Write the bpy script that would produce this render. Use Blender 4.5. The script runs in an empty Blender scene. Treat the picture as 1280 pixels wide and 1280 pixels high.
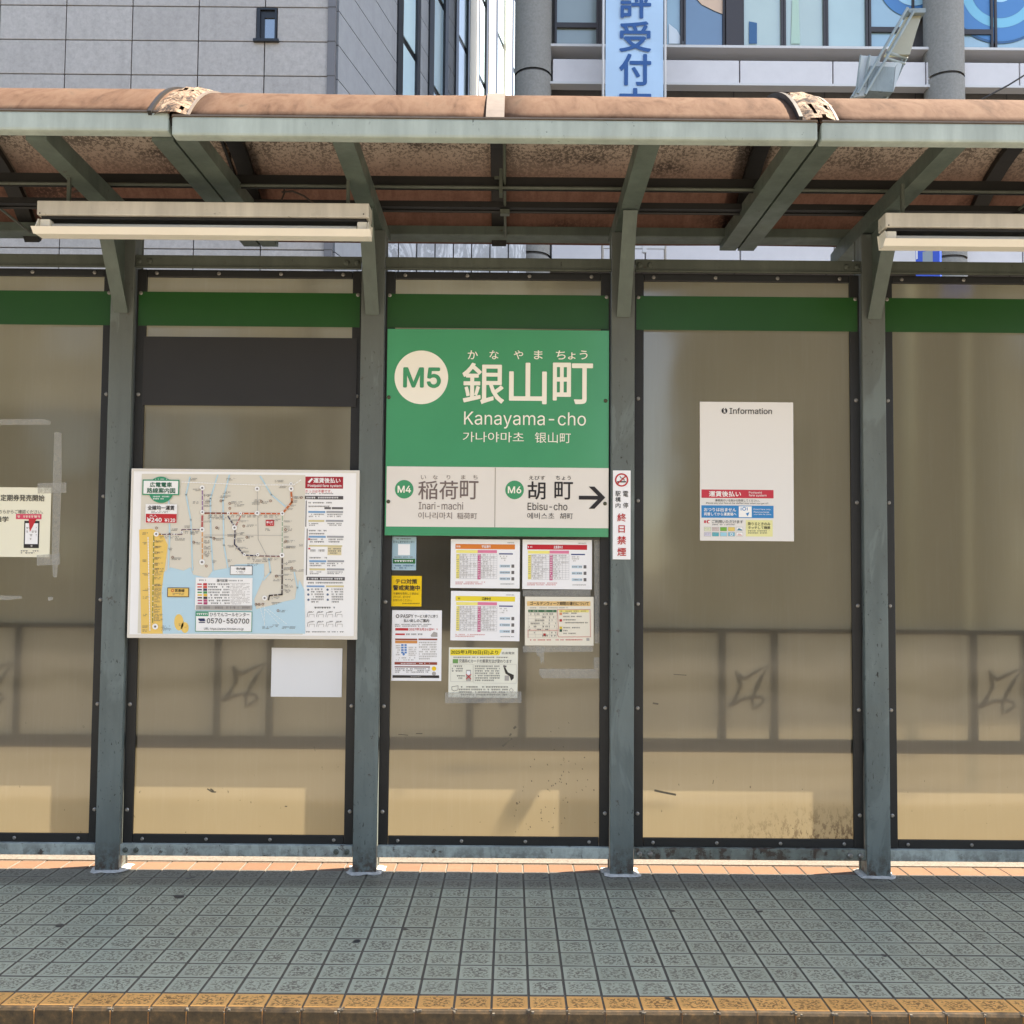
import bpy, bmesh, math, random
from mathutils import Vector, Matrix, noise
from mathutils.geometry import tessellate_polygon
random.seed(7)
R = math.radians
SC = bpy.context.scene
COL = SC.collection

# ------------------------------------------------------------------ camera
F, PCY = 1190.5, 670.1                     # focal length and optical centre, in photo pixels
PITCH, ROLL, YAW = .0472, .0081, .0016
CAMP = Vector((0, -4.0533, 1.2315))
_r = Vector((math.cos(YAW), -math.sin(YAW), 0))
_f = Vector((math.cos(PITCH)*math.sin(YAW), math.cos(PITCH)*math.cos(YAW), math.sin(PITCH)))
_u = Vector((-math.sin(PITCH)*math.sin(YAW), -math.sin(PITCH)*math.cos(YAW), math.cos(PITCH)))
RT = math.cos(ROLL)*_r + math.sin(ROLL)*_u
UP = math.cos(ROLL)*_u - math.sin(ROLL)*_r
cd = bpy.data.cameras.new('camera'); cam = bpy.data.objects.new('camera', cd); COL.objects.link(cam)
cam.matrix_world = Matrix(((RT.x, UP.x, -_f.x, CAMP.x), (RT.y, UP.y, -_f.y, CAMP.y), (RT.z, UP.z, -_f.z, CAMP.z), (0, 0, 0, 1)))
cd.sensor_width = 36; cd.lens = F/1280*36; cd.shift_y = (PCY-640)/1280
cd.clip_start = .05; cd.clip_end = 1000
SC.camera = cam

# ------------------------------------------------------------------ light
SUN_EL, SUN_AZ = R(58), R(76)              # azimuth from +Y towards +X
wd = bpy.data.worlds.new('World'); SC.world = wd; wd.use_nodes = True
nt = wd.node_tree; bg = nt.nodes['Background']
sky = nt.nodes.new('ShaderNodeTexSky'); sky.sky_type = 'NISHITA'; sky.sun_disc = False
sky.sun_elevation = SUN_EL; sky.sun_rotation = SUN_AZ
nt.links.new(sky.outputs[0], bg.inputs[0]); bg.inputs[1].default_value = .13
sl = bpy.data.lights.new('sun', 'SUN'); sl.energy = 4.2; sl.angle = R(.5); sl.color = (1, .95, .88)
sun = bpy.data.objects.new('sun', sl); COL.objects.link(sun)
sdir = Vector((math.sin(SUN_AZ)*math.cos(SUN_EL), math.cos(SUN_AZ)*math.cos(SUN_EL), math.sin(SUN_EL)))
sun.rotation_euler = sdir.to_track_quat('Z', 'Y').to_euler()
vs = SC.view_settings; vs.view_transform = 'Standard'; vs.look = 'None'; vs.gamma = 1; vs.use_curve_mapping = False
vs.exposure = 2.15
vs.use_white_balance = True; vs.white_balance_temperature = 7600; vs.white_balance_tint = 12
SC.cycles.max_bounces = 10; SC.cycles.diffuse_bounces = 4; SC.cycles.transmission_bounces = 8
SC.cycles.transparent_max_bounces = 12
SC.cycles.use_denoising = True

# ------------------------------------------------------------------ helpers
def at(u, v, Y):
    """world point on the vertical plane at depth Y that sits at photo pixel (u, v)"""
    d = _f + RT*((u-640)/F) - UP*((v-PCY)/F)
    return CAMP + d*((Y-CAMP.y)/d.y)
def floor_at(u, v, z=0):
    d = _f + RT*((u-640)/F) - UP*((v-PCY)/F)
    return CAMP + d*((z-CAMP.z)/d.z)
def srgb(r, g, b, k=1.0):
    f = lambda c: (c/255/12.92 if c/255 <= .04045 else ((c/255+.055)/1.055)**2.4)*k
    return (f(r), f(g), f(b), 1)

class MB:
    def __init__(s): s.v = []; s.f = []; s.m = []; s.uv = []
    def add(s, vs_, fs, mi=0, uvs=None):
        o = len(s.v); s.v += [tuple(v) for v in vs_]
        for k, f in enumerate(fs):
            s.f.append([i+o for i in f]); s.m.append(mi)
            s.uv.append(uvs[k] if uvs else [(0.5, 0.5)]*len(f))
        return s
    def box(s, x0, x1, y0, y1, z0, z1, mi=0):
        v = [(x0,y0,z0),(x1,y0,z0),(x1,y1,z0),(x0,y1,z0),(x0,y0,z1),(x1,y0,z1),(x1,y1,z1),(x0,y1,z1)]
        return s.add(v, [(0,3,2,1),(4,5,6,7),(0,1,5,4),(1,2,6,5),(2,3,7,6),(3,0,4,7)], mi)
    def cbox(s, x0, x1, y0, y1, z0, z1, b=.004, mi=0):
        """box with chamfered edges"""
        bm = bmesh.new(); t = MB().box(x0, x1, y0, y1, z0, z1)
        vv = [bm.verts.new(p) for p in t.v]
        for f in t.f: bm.faces.new([vv[i] for i in f])
        bmesh.ops.bevel(bm, geom=bm.edges[:], offset=b, segments=2, profile=.6, affect='EDGES')
        bm.verts.index_update(); s.add([v.co[:] for v in bm.verts], [[v.index for v in f.verts] for f in bm.faces], mi); bm.free()
        return s
    def prism(s, poly, a, b, axis='x', mi=0):
        """poly in the plane across axis, extruded from a to b"""
        n = len(poly)
        def pt(p, t):
            if axis == 'x': return (t, p[0], p[1])
            if axis == 'y': return (p[0], t, p[1])
            return (p[0], p[1], t)
        v = [pt(p, a) for p in poly] + [pt(p, b) for p in poly]
        f = [list(range(n))[::-1], [n+i for i in range(n)]] + [(i, (i+1) % n, n+(i+1) % n, n+i) for i in range(n)]
        return s.add(v, f, mi)
    def tube(s, pts, r, n=8, mi=0, cap=True):
        pts = [Vector(p) for p in pts]; v = []; f = []
        for i, p in enumerate(pts):
            d = (pts[min(i+1, len(pts)-1)] - pts[max(i-1, 0)]).normalized()
            a = d.cross(Vector((0, 0, 1)) if abs(d.z) < .9 else Vector((0, 1, 0))).normalized(); b = d.cross(a)
            rr = r[i] if isinstance(r, (list, tuple)) else r
            for k in range(n):
                t = 2*math.pi*k/n; v.append(p + (a*math.cos(t)+b*math.sin(t))*rr)
        for i in range(len(pts)-1):
            for k in range(n):
                f.append((i*n+k, i*n+(k+1) % n, (i+1)*n+(k+1) % n, (i+1)*n+k))
        if cap: f += [list(range(n))[::-1], [(len(pts)-1)*n+k for k in range(n)]]
        return s.add(v, f, mi)
    def dome(s, c, r, h, n=10, mi=0):
        """screw or bolt head facing -Y"""
        v = []; f = []
        for q, (rr, hh) in enumerate(((1, 0), (.95, .5), (.6, .9))):
            for k in range(n):
                t = 2*math.pi*k/n; v.append((c[0]+r*rr*math.cos(t), c[1]-h*hh, c[2]+r*rr*math.sin(t)))
        for q in range(2):
            for k in range(n): f.append((q*n+k, q*n+(k+1) % n, (q+1)*n+(k+1) % n, (q+1)*n+k))
        f.append([2*n+k for k in range(n)])
        return s.add(v, f, mi)
    def build(s, name, mats, parent=None, origin=None, smooth=False, label=None, kind=None):
        me = bpy.data.meshes.new(name)
        o_ = Vector(origin) if origin is not None else Vector((0, 0, 0))
        me.from_pydata([Vector(v)-o_ for v in s.v], [], s.f)
        if not isinstance(mats, (list, tuple)): mats = [mats]
        for m in mats: me.materials.append(m)
        me.polygons.foreach_set('material_index', s.m)
        uvl = me.uv_layers.new(name='UVMap'); k = 0; fl = []
        for q in s.uv:
            for c in q: fl += [c[0], c[1]]
        uvl.data.foreach_set('uv', fl)
        if smooth: me.polygons.foreach_set('use_smooth', [True]*len(me.polygons))
        me.validate(); me.update()
        bm = bmesh.new(); bm.from_mesh(me); bmesh.ops.recalc_face_normals(bm, faces=bm.faces); bm.to_mesh(me); bm.free()
        ob = bpy.data.objects.new(name, me); COL.objects.link(ob)
        if parent is not None:
            ob.parent = parent; pw = worldloc(parent); ob.location = o_ - pw
        else: ob.location = o_
        if label: ob['label'] = label
        if kind: ob['kind'] = kind
        return ob
def worldloc(o):
    l = Vector(o.location)
    while o.parent: o = o.parent; l += Vector(o.location)
    return l
def tag(o, label, cat, group=None):
    o['label'] = label; o['category'] = cat
    if group: o['group'] = group
    return o
def empty(name, loc):
    e = bpy.data.objects.new(name, None); e.location = loc; e.empty_display_size = .1; COL.objects.link(e); return e

# ------------------------------------------------------------------ materials
class NT:
    def __init__(s, name):
        s.m = bpy.data.materials.new(name); s.m.use_nodes = True; s.t = s.m.node_tree
        s.b = s.t.nodes['Principled BSDF']; s.out = s.t.nodes['Material Output']
    def n(s, t, **k):
        nd = s.t.nodes.new('ShaderNode'+t)
        for a, b in k.items():
            if a.startswith('i_'): nd.inputs[a[2:].replace('_', ' ')].default_value = b
            else: setattr(nd, a, b)
        return nd
    def l(s, a, b): s.t.links.new(a, b)
    def pos(s, scale=(1, 1, 1)):
        g = s.n('NewGeometry'); mp = s.n('Mapping'); mp.inputs['Scale'].default_value = scale
        s.l(g.outputs['Position'], mp.inputs[0]); return mp.outputs[0]
    def noise(s, sc, det=4, rough=.6, vec=None, dist=0):
        nd = s.n('TexNoise'); nd.inputs['Scale'].default_value = sc; nd.inputs['Detail'].default_value = det
        nd.inputs['Roughness'].default_value = rough; nd.inputs['Distortion'].default_value = dist
        s.l(vec if vec is not None else s.pos(), nd.inputs['Vector']); return nd.outputs['Fac']
    def ramp(s, fac, stops, interp='LINEAR'):
        r = s.n('ValToRGB'); r.color_ramp.interpolation = interp; e = r.color_ramp.elements
        while len(e) < len(stops): e.new(.5)
        for k, (p, c) in enumerate(stops):
            e[k].position = p; e[k].color = c if isinstance(c, (tuple, list)) else (c, c, c, 1)
        s.l(fac, r.inputs[0]); return r.outputs[0]
    def mix(s, fac, a, b, mode='MIX'):
        x = s.n('Mix', data_type='RGBA', blend_type=mode)
        for sock, val in ((x.inputs[0], fac), (x.inputs[6], a), (x.inputs[7], b)):
            if hasattr(val, 'links'): s.l(val, sock)
            else: sock.default_value = val
        return x.outputs[2]
    def math(s, op, a, b=0.0):
        x = s.n('Math', operation=op)
        for i, v in enumerate((a, b)):
            if hasattr(v, 'links'): s.l(v, x.inputs[i])
            else: x.inputs[i].default_value = v
        return x.outputs[0]
    def bump(s, h, dist=.002, strength=.5):
        b = s.n('Bump'); b.inputs['Distance'].default_value = dist; b.inputs['Strength'].default_value = strength
        s.l(h, b.inputs['Height']); s.l(b.outputs[0], s.b.inputs['Normal'])
    def base(s, c):
        if hasattr(c, 'links'): s.l(c, s.b.inputs['Base Color'])
        else: s.b.inputs['Base Color'].default_value = c
    def rough(s, c):
        if hasattr(c, 'links'): s.l(c, s.b.inputs['Roughness'])
        else: s.b.inputs['Roughness'].default_value = c

def flat(name, c, rough=.5, metal=0, var=0.0, sc=20):
    m = NT(name); m.rough(rough); m.b.inputs['Metallic'].default_value = metal
    if var:
        f = m.noise(sc, 5); m.base(m.mix(f, tuple(x*(1-var) for x in c[:3])+(1,), tuple(min(1, x*(1+var)) for x in c[:3])+(1,)))
    else: m.base(c)
    return m.m

def paint(name, c, chips=.5, rust=.5, rough=.45, light=1.25, streak=True):
    """old brushed paint: cloudy tone, vertical streaks, chips of primer and rust"""
    m = NT(name)
    cloud = m.ramp(m.noise(5, 6, .65, m.pos((1, 1, .35))), [(.3, .0), (.7, 1.0)])
    c2 = tuple(min(1, x*light) for x in c[:3])+(1,); c1 = tuple(x*.78 for x in c[:3])+(1,)
    col = m.mix(cloud, c1, c2)
    if streak:
        st = m.ramp(m.noise(26, 4, .6, m.pos((1, 1, .06))), [(.45, 0), (.75, .5)])
        col = m.mix(st, col, tuple(x*.7 for x in c[:3])+(1,))
    if chips:
        ch = m.ramp(m.noise(60, 3, .6, m.pos((1.6, 1.6, .6)), .4), [(.70-chips*.03, 0), (.71-chips*.03, 1)])
        big = m.ramp(m.noise(3.1, 2, .5), [(.45, 0), (.6, 1)])
        col = m.mix(m.math('MULTIPLY', ch, big), col, (.02, .019, .018, 1))
    if rust:
        ru = m.ramp(m.noise(18, 5, .7), [(.66-rust*.06, 0), (.72-rust*.06, .8)])
        col = m.mix(ru, col, (.055, .026, .015, 1))
    if chips >= .8:
        g = m.n('NewGeometry'); sx = m.n('SeparateXYZ'); m.l(g.outputs['Position'], sx.inputs[0])
        lo = m.n('MapRange'); lo.inputs[1].default_value = .14; lo.inputs[2].default_value = .0; m.l(sx.outputs[2], lo.inputs[0])
        col = m.mix(m.math('MULTIPLY', lo.outputs[0], m.ramp(m.noise(32, 5, .75), [(.42, 0), (.56, 1)])), col, (.06, .035, .022, 1))
        hi = m.n('MapRange'); hi.inputs[1].default_value = 1.1; hi.inputs[2].default_value = 2.2; m.l(sx.outputs[2], hi.inputs[0])
        col = m.mix(m.math('MULTIPLY', hi.outputs[0], .55), col, (.115, .115, .095, 1))  # upper posts tinted olive: warm ground bounce put into the colour
        pale = m.ramp(m.noise(4.2, 4, .6, m.pos((2, 2, .45)), .8), [(.56, 0), (.6, .35)])
        col = m.mix(pale, col, tuple(min(1, x*1.55) for x in c[:3])+(1,))
    m.base(col); m.rough(m.ramp(m.noise(11, 3), [(.3, rough-.1), (.7, rough+.15)]))
    m.b.inputs['Specular IOR Level'].default_value = .4
    m.bump(m.noise(90, 4), .0015, .35)
    return m.m

M = {}
M['post'] = paint('post_paint', (.135, .163, .152, 1), chips=1.9, rust=.4)
M['arm'] = paint('arm_paint', (.10, .125, .105, 1), chips=0, rust=.1)
M['fascia'] = paint('skylit_fascia_paint', (.40, .46, .41, 1), chips=.3, rust=.0, light=1.2)  # paler than the posts: open sky light put into the colour
M['railp'] = paint('rail_paint', (.085, .095, .075, 1), chips=.4, rust=.35)
M['botrail'] = paint('bottom_rail_paint', (.36, .40, .36, 1), chips=.8, rust=.9)
M['rusty'] = paint('rusty_rail_paint', (.17, .19, .16, 1), chips=1.5, rust=2.6)
M['black'] = flat('black_rubber_strip', (.013, .013, .012, 1), .5, 0, .4, 15)
M['dark'] = flat('dark_steel', (.012, .011, .010, 1), .55, 0, .3, 25)
M['screw'] = flat('screw_steel', (.30, .28, .25, 1), .4, .7, .4, 60)
M['greenband'] = flat('green_band', (.011, .072, .011, 1), .35, 0, .12, 3)
M['plate'] = flat('dark_plate', (.020, .018, .016, 1), .45, 0, .15, 8)
M['lamp'] = paint('lamp_housing', (.62, .58, .50, 1), chips=.0, rust=.05, rough=.35, light=1.1)
M['lampwhite'] = flat('lamp_reflector', (.88, .83, .72, 1), .35, 0, .08, 9)
M['tubeglass'] = flat('fluorescent_tube', (.72, .71, .68, 1), .15)
M['grout'] = flat('foot_mortar', (.46, .45, .42, 1), .9, 0, .6, 45)
M['cable'] = flat('cable_sheath', (.03, .018, .012, 1), .6)
M['shadowbar'] = flat('rear_bar_steel', (.04, .045, .04, 1), .6)
M['seamwhite'] = flat('seam_strip', (.17, .14, .115, 1), .6, 0, .3, 30)
M['flatwhite'] = flat('white_enamel', (.80, .79, .77, 1), .3, 0, .03, 4)

def m_seam():
    m = NT('peeling_sealant')
    f = m.noise(24, 7, .78, m.pos((1, 1, 1)), 1.2)
    m.base(m.ramp(f, [(.40, (.02, .015, .012, 1)), (.46, (.09, .05, .03, 1)), (.52, (.26, .175, .11, 1)), (.68, (.46, .36, .26, 1))]))
    m.rough(.85); m.bump(f, .012, .9); return m.m
M['peel'] = m_seam()

def m_rooftop():
    m = NT('roof_sheet_weathered_top')
    st = m.noise(5, 7, .7, m.pos((2.2, 1.0, .8)), .9)
    fine = m.noise(60, 4, .7, m.pos((1, .25, .25)))
    col = m.ramp(st, [(.32, (.075, .046, .032, 1)), (.46, (.135, .083, .057, 1)), (.6, (.175, .118, .083, 1)), (.72, (.095, .075, .058, 1))])
    col = m.mix(m.ramp(fine, [(.4, 0), (.75, .5)]), col, (.20, .135, .10, 1))
    m.base(m.mix(1.0, col, (.92, .86, .82, 1), 'MULTIPLY')); m.rough(.9); m.b.inputs['Specular IOR Level'].default_value = .1; m.bump(fine, .002, .4)
    tr = m.n('BsdfTranslucent'); tr.inputs[0].default_value = (.56, .50, .42, 1); mx = m.n('MixShader'); mx.inputs[0].default_value = .13
    m.l(m.b.outputs[0], mx.inputs[1]); m.l(tr.outputs[0], mx.inputs[2]); m.l(mx.outputs[0], m.out.inputs[0])
    return m.m
M['rooftop'] = m_rooftop()
def m_roofunder():
    m = NT('roof_sheet_mouldy_underside')
    big = m.noise(2.2, 4, .6)
    v = m.n('TexVoronoi', feature='F1'); v.inputs['Scale'].default_value = 55; m.l(m.pos(), v.inputs['Vector'])
    sp = m.noise(75, 3, .75)
    g = m.n('NewGeometry'); sx = m.n('SeparateXYZ'); m.l(g.outputs['Position'], sx.inputs[0])
    yy = m.n('MapRange'); yy.inputs[1].default_value = -.15; yy.inputs[2].default_value = .2; m.l(sx.outputs[1], yy.inputs[0])
    clean = m.mix(big, (.48, .43, .35, 1), (.78, .73, .64, 1))
    red = m.mix(m.noise(30, 5, .7, m.pos((1, .2, .2))), (.12, .052, .040, 1), (.30, .175, .135, 1))
    col = m.mix(yy.outputs[0], clean, red)
    th = m.math('ADD', sp, m.math('MULTIPLY', m.math('SUBTRACT', m.noise(4.5, 3, .6), .5), .35))
    spec = m.ramp(th, [(.495, 0), (.535, 1)])
    sc = m.math('MULTIPLY', spec, m.math('SUBTRACT', 1.0, m.math('MULTIPLY', yy.outputs[0], .85)))
    col = m.mix(sc, col, (.022, .017, .015, 1))
    black = m.ramp(m.noise(1.7, 2, .5, m.pos((1, 2, 2))), [(.56, 0), (.70, .9)])
    col = m.mix(m.math('MULTIPLY', black, m.ramp(sp, [(.36, 0), (.5, 1)])), col, (.012, .010, .010, 1))
    m.base(col); m.rough(.8); m.bump(sp, .001, .3)
    tr = m.n('BsdfTranslucent'); m.l(col, tr.inputs[0]); mx = m.n('MixShader'); mx.inputs[0].default_value = .5
    m.l(m.b.outputs[0], mx.inputs[1]); m.l(tr.outputs[0], mx.inputs[2]); m.l(mx.outputs[0], m.out.inputs[0])
    return m.m
M['roofunder'] = m_roofunder()

def m_panel(name, seed, foot=0):
    """frosted smoke-brown sheet: dull translucent body, rough see-through, glossy skin, scratches and grime"""
    m = NT(name)
    cl = m.noise(2.3, 5, .6, m.pos((1, 1, .6)))
    scr = m.ramp(m.noise(9, 5, .75, m.pos((5, 1, .25))), [(.5, 0), (.8, .25)])
    tint = m.mix(cl, (.65, .53, .32, 1), (.78, .65, .405, 1))
    tint = m.mix(scr, tint, (.86, .77, .54, 1))
    dirt = m.ramp(m.noise(45, 3, .7, m.pos((1, 1, .5)), .3), [(.70, 0), (.73, 1)])
    g = m.n('NewGeometry'); sx = m.n('SeparateXYZ'); m.l(g.outputs['Position'], sx.inputs[0])
    low = m.n('MapRange'); low.inputs[1].default_value = .75; low.inputs[2].default_value = .15; m.l(sx.outputs[2], low.inputs[0])
    tint = m.mix(m.math('MULTIPLY', dirt, low.outputs[0]), tint, (.05, .035, .02, 1))
    if foot:
        low2 = m.n('MapRange'); low2.inputs[1].default_value = .31; low2.inputs[2].default_value = .17; m.l(sx.outputs[2], low2.inputs[0])
        xr = m.n('MapRange'); xr.inputs[1].default_value = .85; xr.inputs[2].default_value = 1.35; m.l(sx.outputs[0], xr.inputs[0])
        g2 = m.math('MULTIPLY', m.math('MULTIPLY', low2.outputs[0], xr.outputs[0]), m.ramp(m.noise(50, 5, .8, m.pos((1, 1, .45))), [(.51, 0), (.57, .8)]))
        tint = m.mix(g2, tint, (.16, .085, .04, 1))
    tr = m.n('BsdfTranslucent'); m.l(tint, tr.inputs[0])
    rf = m.n('BsdfRefraction'); rf.inputs['IOR'].default_value = 1.12; rf.inputs['Roughness'].default_value = .30
    m.l(tint, rf.inputs[0])
    df = m.n('BsdfDiffuse'); m.l(m.mix(.0, (.17, .155, .105, 1), tint), df.inputs[0])
    gl = m.n('BsdfGlossy'); gl.inputs['Roughness'].default_value = .09
    bp = m.n('Bump'); bp.inputs['Distance'].default_value = .02; bp.inputs['Strength'].default_value = .25
    m.l(m.noise(1.6, 2, .5), bp.inputs['Height']); m.l(bp.outputs[0], gl.inputs['Normal'])
    a = m.n('MixShader'); a.inputs[0].default_value = .50; m.l(tr.outputs[0], a.inputs[1]); m.l(rf.outputs[0], a.inputs[2])
    b = m.n('MixShader'); b.inputs[0].default_value = .20; m.l(a.outputs[0], b.inputs[1]); m.l(df.outputs[0], b.inputs[2])
    fr = m.n('Fresnel'); fr.inputs[0].default_value = 1.58
    c = m.n('MixShader'); m.l(m.math('MULTIPLY', fr.outputs[0], 1.8), c.inputs[0]); m.l(b.outputs[0], c.inputs[1]); m.l(gl.outputs[0], c.inputs[2])
    m.l(c.outputs[0], m.out.inputs[0]); m.t.nodes.remove(m.b)
    return m.m
M['panel'] = m_panel('smoked_frosted_sheet', 0)
M['panelfoot'] = m_panel('smoked_frosted_sheet_grimy_foot', 1, 1)
def m_clear():
    m = NT('sheet_clear_back'); t = m.n('BsdfTransparent'); t.inputs[0].default_value = (.97, .96, .93, 1)
    m.l(t.outputs[0], m.out.inputs[0]); m.t.nodes.remove(m.b); return m.m
M['clear'] = m_clear()
def m_tape(name='old_clear_tape', a=.26):
    m = NT(name); m.base((.55, .54, .49, 1)); m.rough(.35)
    t = m.n('BsdfTransparent'); mx = m.n('MixShader')
    f = m.ramp(m.noise(50, 4, .7), [(.3, a*.7), (.7, min(1, a*1.25))])
    m.l(f, mx.inputs[0]); m.l(t.outputs[0], mx.inputs[1]); m.l(m.b.outputs[0], mx.inputs[2]); m.l(mx.outputs[0], m.out.inputs[0]); return m.m
M['tape'] = m_tape()

def m_tile(name, a, b, darkc, thr=.5, amount=1.0, rowdark=False):
    """glazed anti-slip tile; UV 0..1 over each tile keeps a clean rim round the worn dapple"""
    m = NT(name); uv = m.n('UVMap'); sx = m.n('SeparateXYZ'); m.l(uv.outputs[0], sx.inputs[0])
    def edge(o):
        d = m.math('ABSOLUTE', m.math('SUBTRACT', o, .5)); return d
    d = m.math('MAXIMUM', edge(sx.outputs[0]), edge(sx.outputs[1]))
    rim = m.n('MapRange'); rim.inputs[1].default_value = .44; rim.inputs[2].default_value = .34; m.l(d, rim.inputs[0])
    wob = m.noise(120, 1.5, .5, m.pos((.85, 1.0, 1)), .7)
    dap = m.ramp(wob, [(thr, 0), (thr+.05, 1)])
    patch = m.ramp(m.noise(7, 3, .6), [(.30, .7), (.60, 1)])
    f = m.math('MULTIPLY', m.math('MULTIPLY', dap, rim.outputs[0]), m.math('MULTIPLY', patch, amount))
    rnd = m.n('ObjectInfo')
    c0 = m.mix(m.noise(1.7, 4, .6), a, b)
    c0 = m.mix(m.math('MULTIPLY', m.math('POWER', rnd.outputs['Random'], 3.0), .30), c0, tuple(x*.6 for x in a[:3])+(1,))
    c = m.mix(f, c0, darkc)
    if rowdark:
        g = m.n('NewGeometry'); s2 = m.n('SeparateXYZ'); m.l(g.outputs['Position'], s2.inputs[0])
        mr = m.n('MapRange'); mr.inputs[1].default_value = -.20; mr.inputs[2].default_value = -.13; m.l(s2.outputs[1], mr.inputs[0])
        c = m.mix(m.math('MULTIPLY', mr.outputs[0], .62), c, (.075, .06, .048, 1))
    st_ = m.ramp(m.noise(2.6, 5, .7, m.pos((1, 1.6, 1))), [(.55, 0), (.78, .28)])
    c = m.mix(st_, c, darkc)
    spot = m.ramp(m.noise(9, 2, .4), [(.73, 0), (.74, 1)])
    c = m.mix(spot, c, (.03, .03, .03, 1))
    m.base(c); m.rough(m.ramp(f, [(0, .38), (1, .6)])); m.bump(wob, .0012, .5); return m.m
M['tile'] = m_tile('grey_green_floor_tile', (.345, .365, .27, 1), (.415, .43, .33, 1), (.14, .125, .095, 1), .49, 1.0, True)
M['tileyellow'] = m_tile('ochre_edge_tile', (.72, .35, .10, 1), (.80, .43, .145, 1), (.17, .085, .03, 1), .50, .9)
M['tilebeige'] = m_tile('salmon_tile', (.19, .105, .064, 1), (.235, .135, .085, 1), (.3, .2, .14, 1), .6, .3)
def m_nose():
    m = NT('worn_tile_nosing'); f = m.noise(35, 6, .7)
    m.base(m.ramp(f, [(.3, (.03, .022, .012, 1)), (.55, (.085, .055, .024, 1)), (.75, (.20, .11, .04, 1))])); m.rough(.7); m.bump(f, .003, .5); return m.m
M['nose'] = m_nose()
def m_rocky(name, a, b, sc=120, rough=.9, bd=.003, det=6, big=2):
    m = NT(name); f = m.noise(sc, det, .7); g = m.noise(big, 4, .6)
    c = m.mix(m.ramp(f, [(.3, 0), (.7, 1)]), a, b); c = m.mix(m.math('MULTIPLY', g, .35), c, tuple(x*.5 for x in a[:3])+(1,))
    m.base(c); m.rough(rough); m.bump(f, bd, .6); return m.m
M['joint'] = m_rocky('dirty_tile_joint', (.085, .075, .06, 1), (.18, .16, .125, 1), 200)
M['concrete'] = m_rocky('washed_concrete', (.11, .095, .078, 1), (.24, .215, .185, 1), 90)
M['asphalt'] = m_rocky('asphalt', (.05, .05, .05, 1), (.09, .088, .083, 1), 60)
M['trackbed'] = m_rocky('track_slab', (.22, .20, .17, 1), (.30, .28, .24, 1), 20)
M['rail_steel'] = flat('rail_steel', (.25, .23, .21, 1), .35, .9)

def m_stone(name, a, b, rnd=.25, sc=14, streak=False):
    m = NT(name); oi = m.n('ObjectInfo'); f = m.noise(sc, 8, .8, m.pos((1, 1, 1)))
    c = m.mix(m.ramp(f, [(.35, 0), (.65, 1)]), a, b)
    c = m.mix(m.math('MULTIPLY', oi.outputs['Random'], rnd), c, tuple(x*.72 for x in a[:3])+(1,))
    dr = m.ramp(m.noise(2.2, 5, .7, m.pos((1.5, 1.5, .25))), [(.5, 0), (.8, .35)])
    c = m.mix(dr, c, tuple(x*.55 for x in a[:3])+(1,))
    if streak:
        w = m.noise(1.6, 6, .65, m.pos((1.8, 1.8, .6)), 2.5)
        c = m.mix(m.ramp(w, [(.5, 0), (.56, .7), (.62, 0)]), c, tuple(min(1, x*1.7) for x in b[:3])+(1,))
    m.base(c); m.rough(.6); m.bump(f, .003, .2); return m.m
M['granite'] = m_stone('grey_granite_panel', (.37, .34, .31, 1), (.49, .455, .42, 1))
M['sidepanel'] = m_stone('blue_grey_wall_panel', (.30, .31, .325, 1), (.35, .36, .375, 1), .2, 5)
M['slab'] = m_stone('veined_stone_slab', (.40, .40, .40, 1), (.52, .52, .52, 1), .5, 6, True)
M['jointdark'] = flat('recess_dark', (.085, .08, .078, 1), .8)
M['corner'] = flat('corner_trim', (.16, .155, .16, 1), .6, 0, .1, 5)
M['blackframe'] = flat('black_window_frame', (.012, .013, .015, 1), .4)
M['brownframe'] = flat('brown_window_frame', (.045, .035, .033, 1), .45)
M['cream'] = m_stone('sunlit_cream_pier', (.88, .83, .70, 1), (.93, .89, .78, 1), .05, 3)  # sunlit look of the piers put into a bright cream colour
M['colstone'] = m_rocky('round_column_render', (.25, .24, .215, 1), (.36, .345, .315, 1), 22, .85, .006, 8, .6)
M['greywall'] = m_rocky('grey_recessed_wall', (.16, .15, .145, 1), (.21, .20, .19, 1), 8, .7, .001, 5, .8)
M['whiteband'] = m_rocky('white_spandrel', (.70, .66, .65, 1), (.76, .72, .71, 1), 3, .5, .001, 4, .5)
M['whiteledge'] = flat('white_ledge', (.62, .60, .58, 1), .5)
def m_glass(name, c, rough=.05, spec=1.0, reflect=.5):
    m = NT(name); gl = m.n('BsdfGlossy'); gl.inputs['Roughness'].default_value = rough
    gl.inputs[0].default_value = (.85, .9, .92, 1)
    f = m.noise(.9, 3, .5); m.base(m.mix(f, tuple(x*.8 for x in c[:3])+(1,), tuple(min(1, x*1.15) for x in c[:3])+(1,)))
    m.rough(.3); mx = m.n('MixShader'); mx.inputs[0].default_value = reflect
    m.l(m.b.outputs[0], mx.inputs[1]); m.l(gl.outputs[0], mx.inputs[2]); m.l(mx.outputs[0], m.out.inputs[0]); return m.m
M['glasssky'] = m_glass('painted_sky_glass', (.62, .84, 1, 1), .03, 1, .15)  # sky reflection put into the pale blue base colour
M['glassdark'] = m_glass('dark_blue_glass', (.02, .03, .05, 1), .04, 1, .3)
M['glassgreen'] = m_glass('pale_green_blind_glass', (.40, .47, .38, 1), .08, 1, .15)
M['glassaqua'] = m_glass('aqua_film_glass', (.24, .38, .42, 1), .06, 1, .15)
M['glassnavy'] = m_glass('navy_film_glass', (.05, .12, .20, 1), .05, 1, .15)
M['glasspale'] = m_glass('pale_aqua_blind_glass', (.40, .52, .48, 1), .1, 1, .12)
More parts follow.
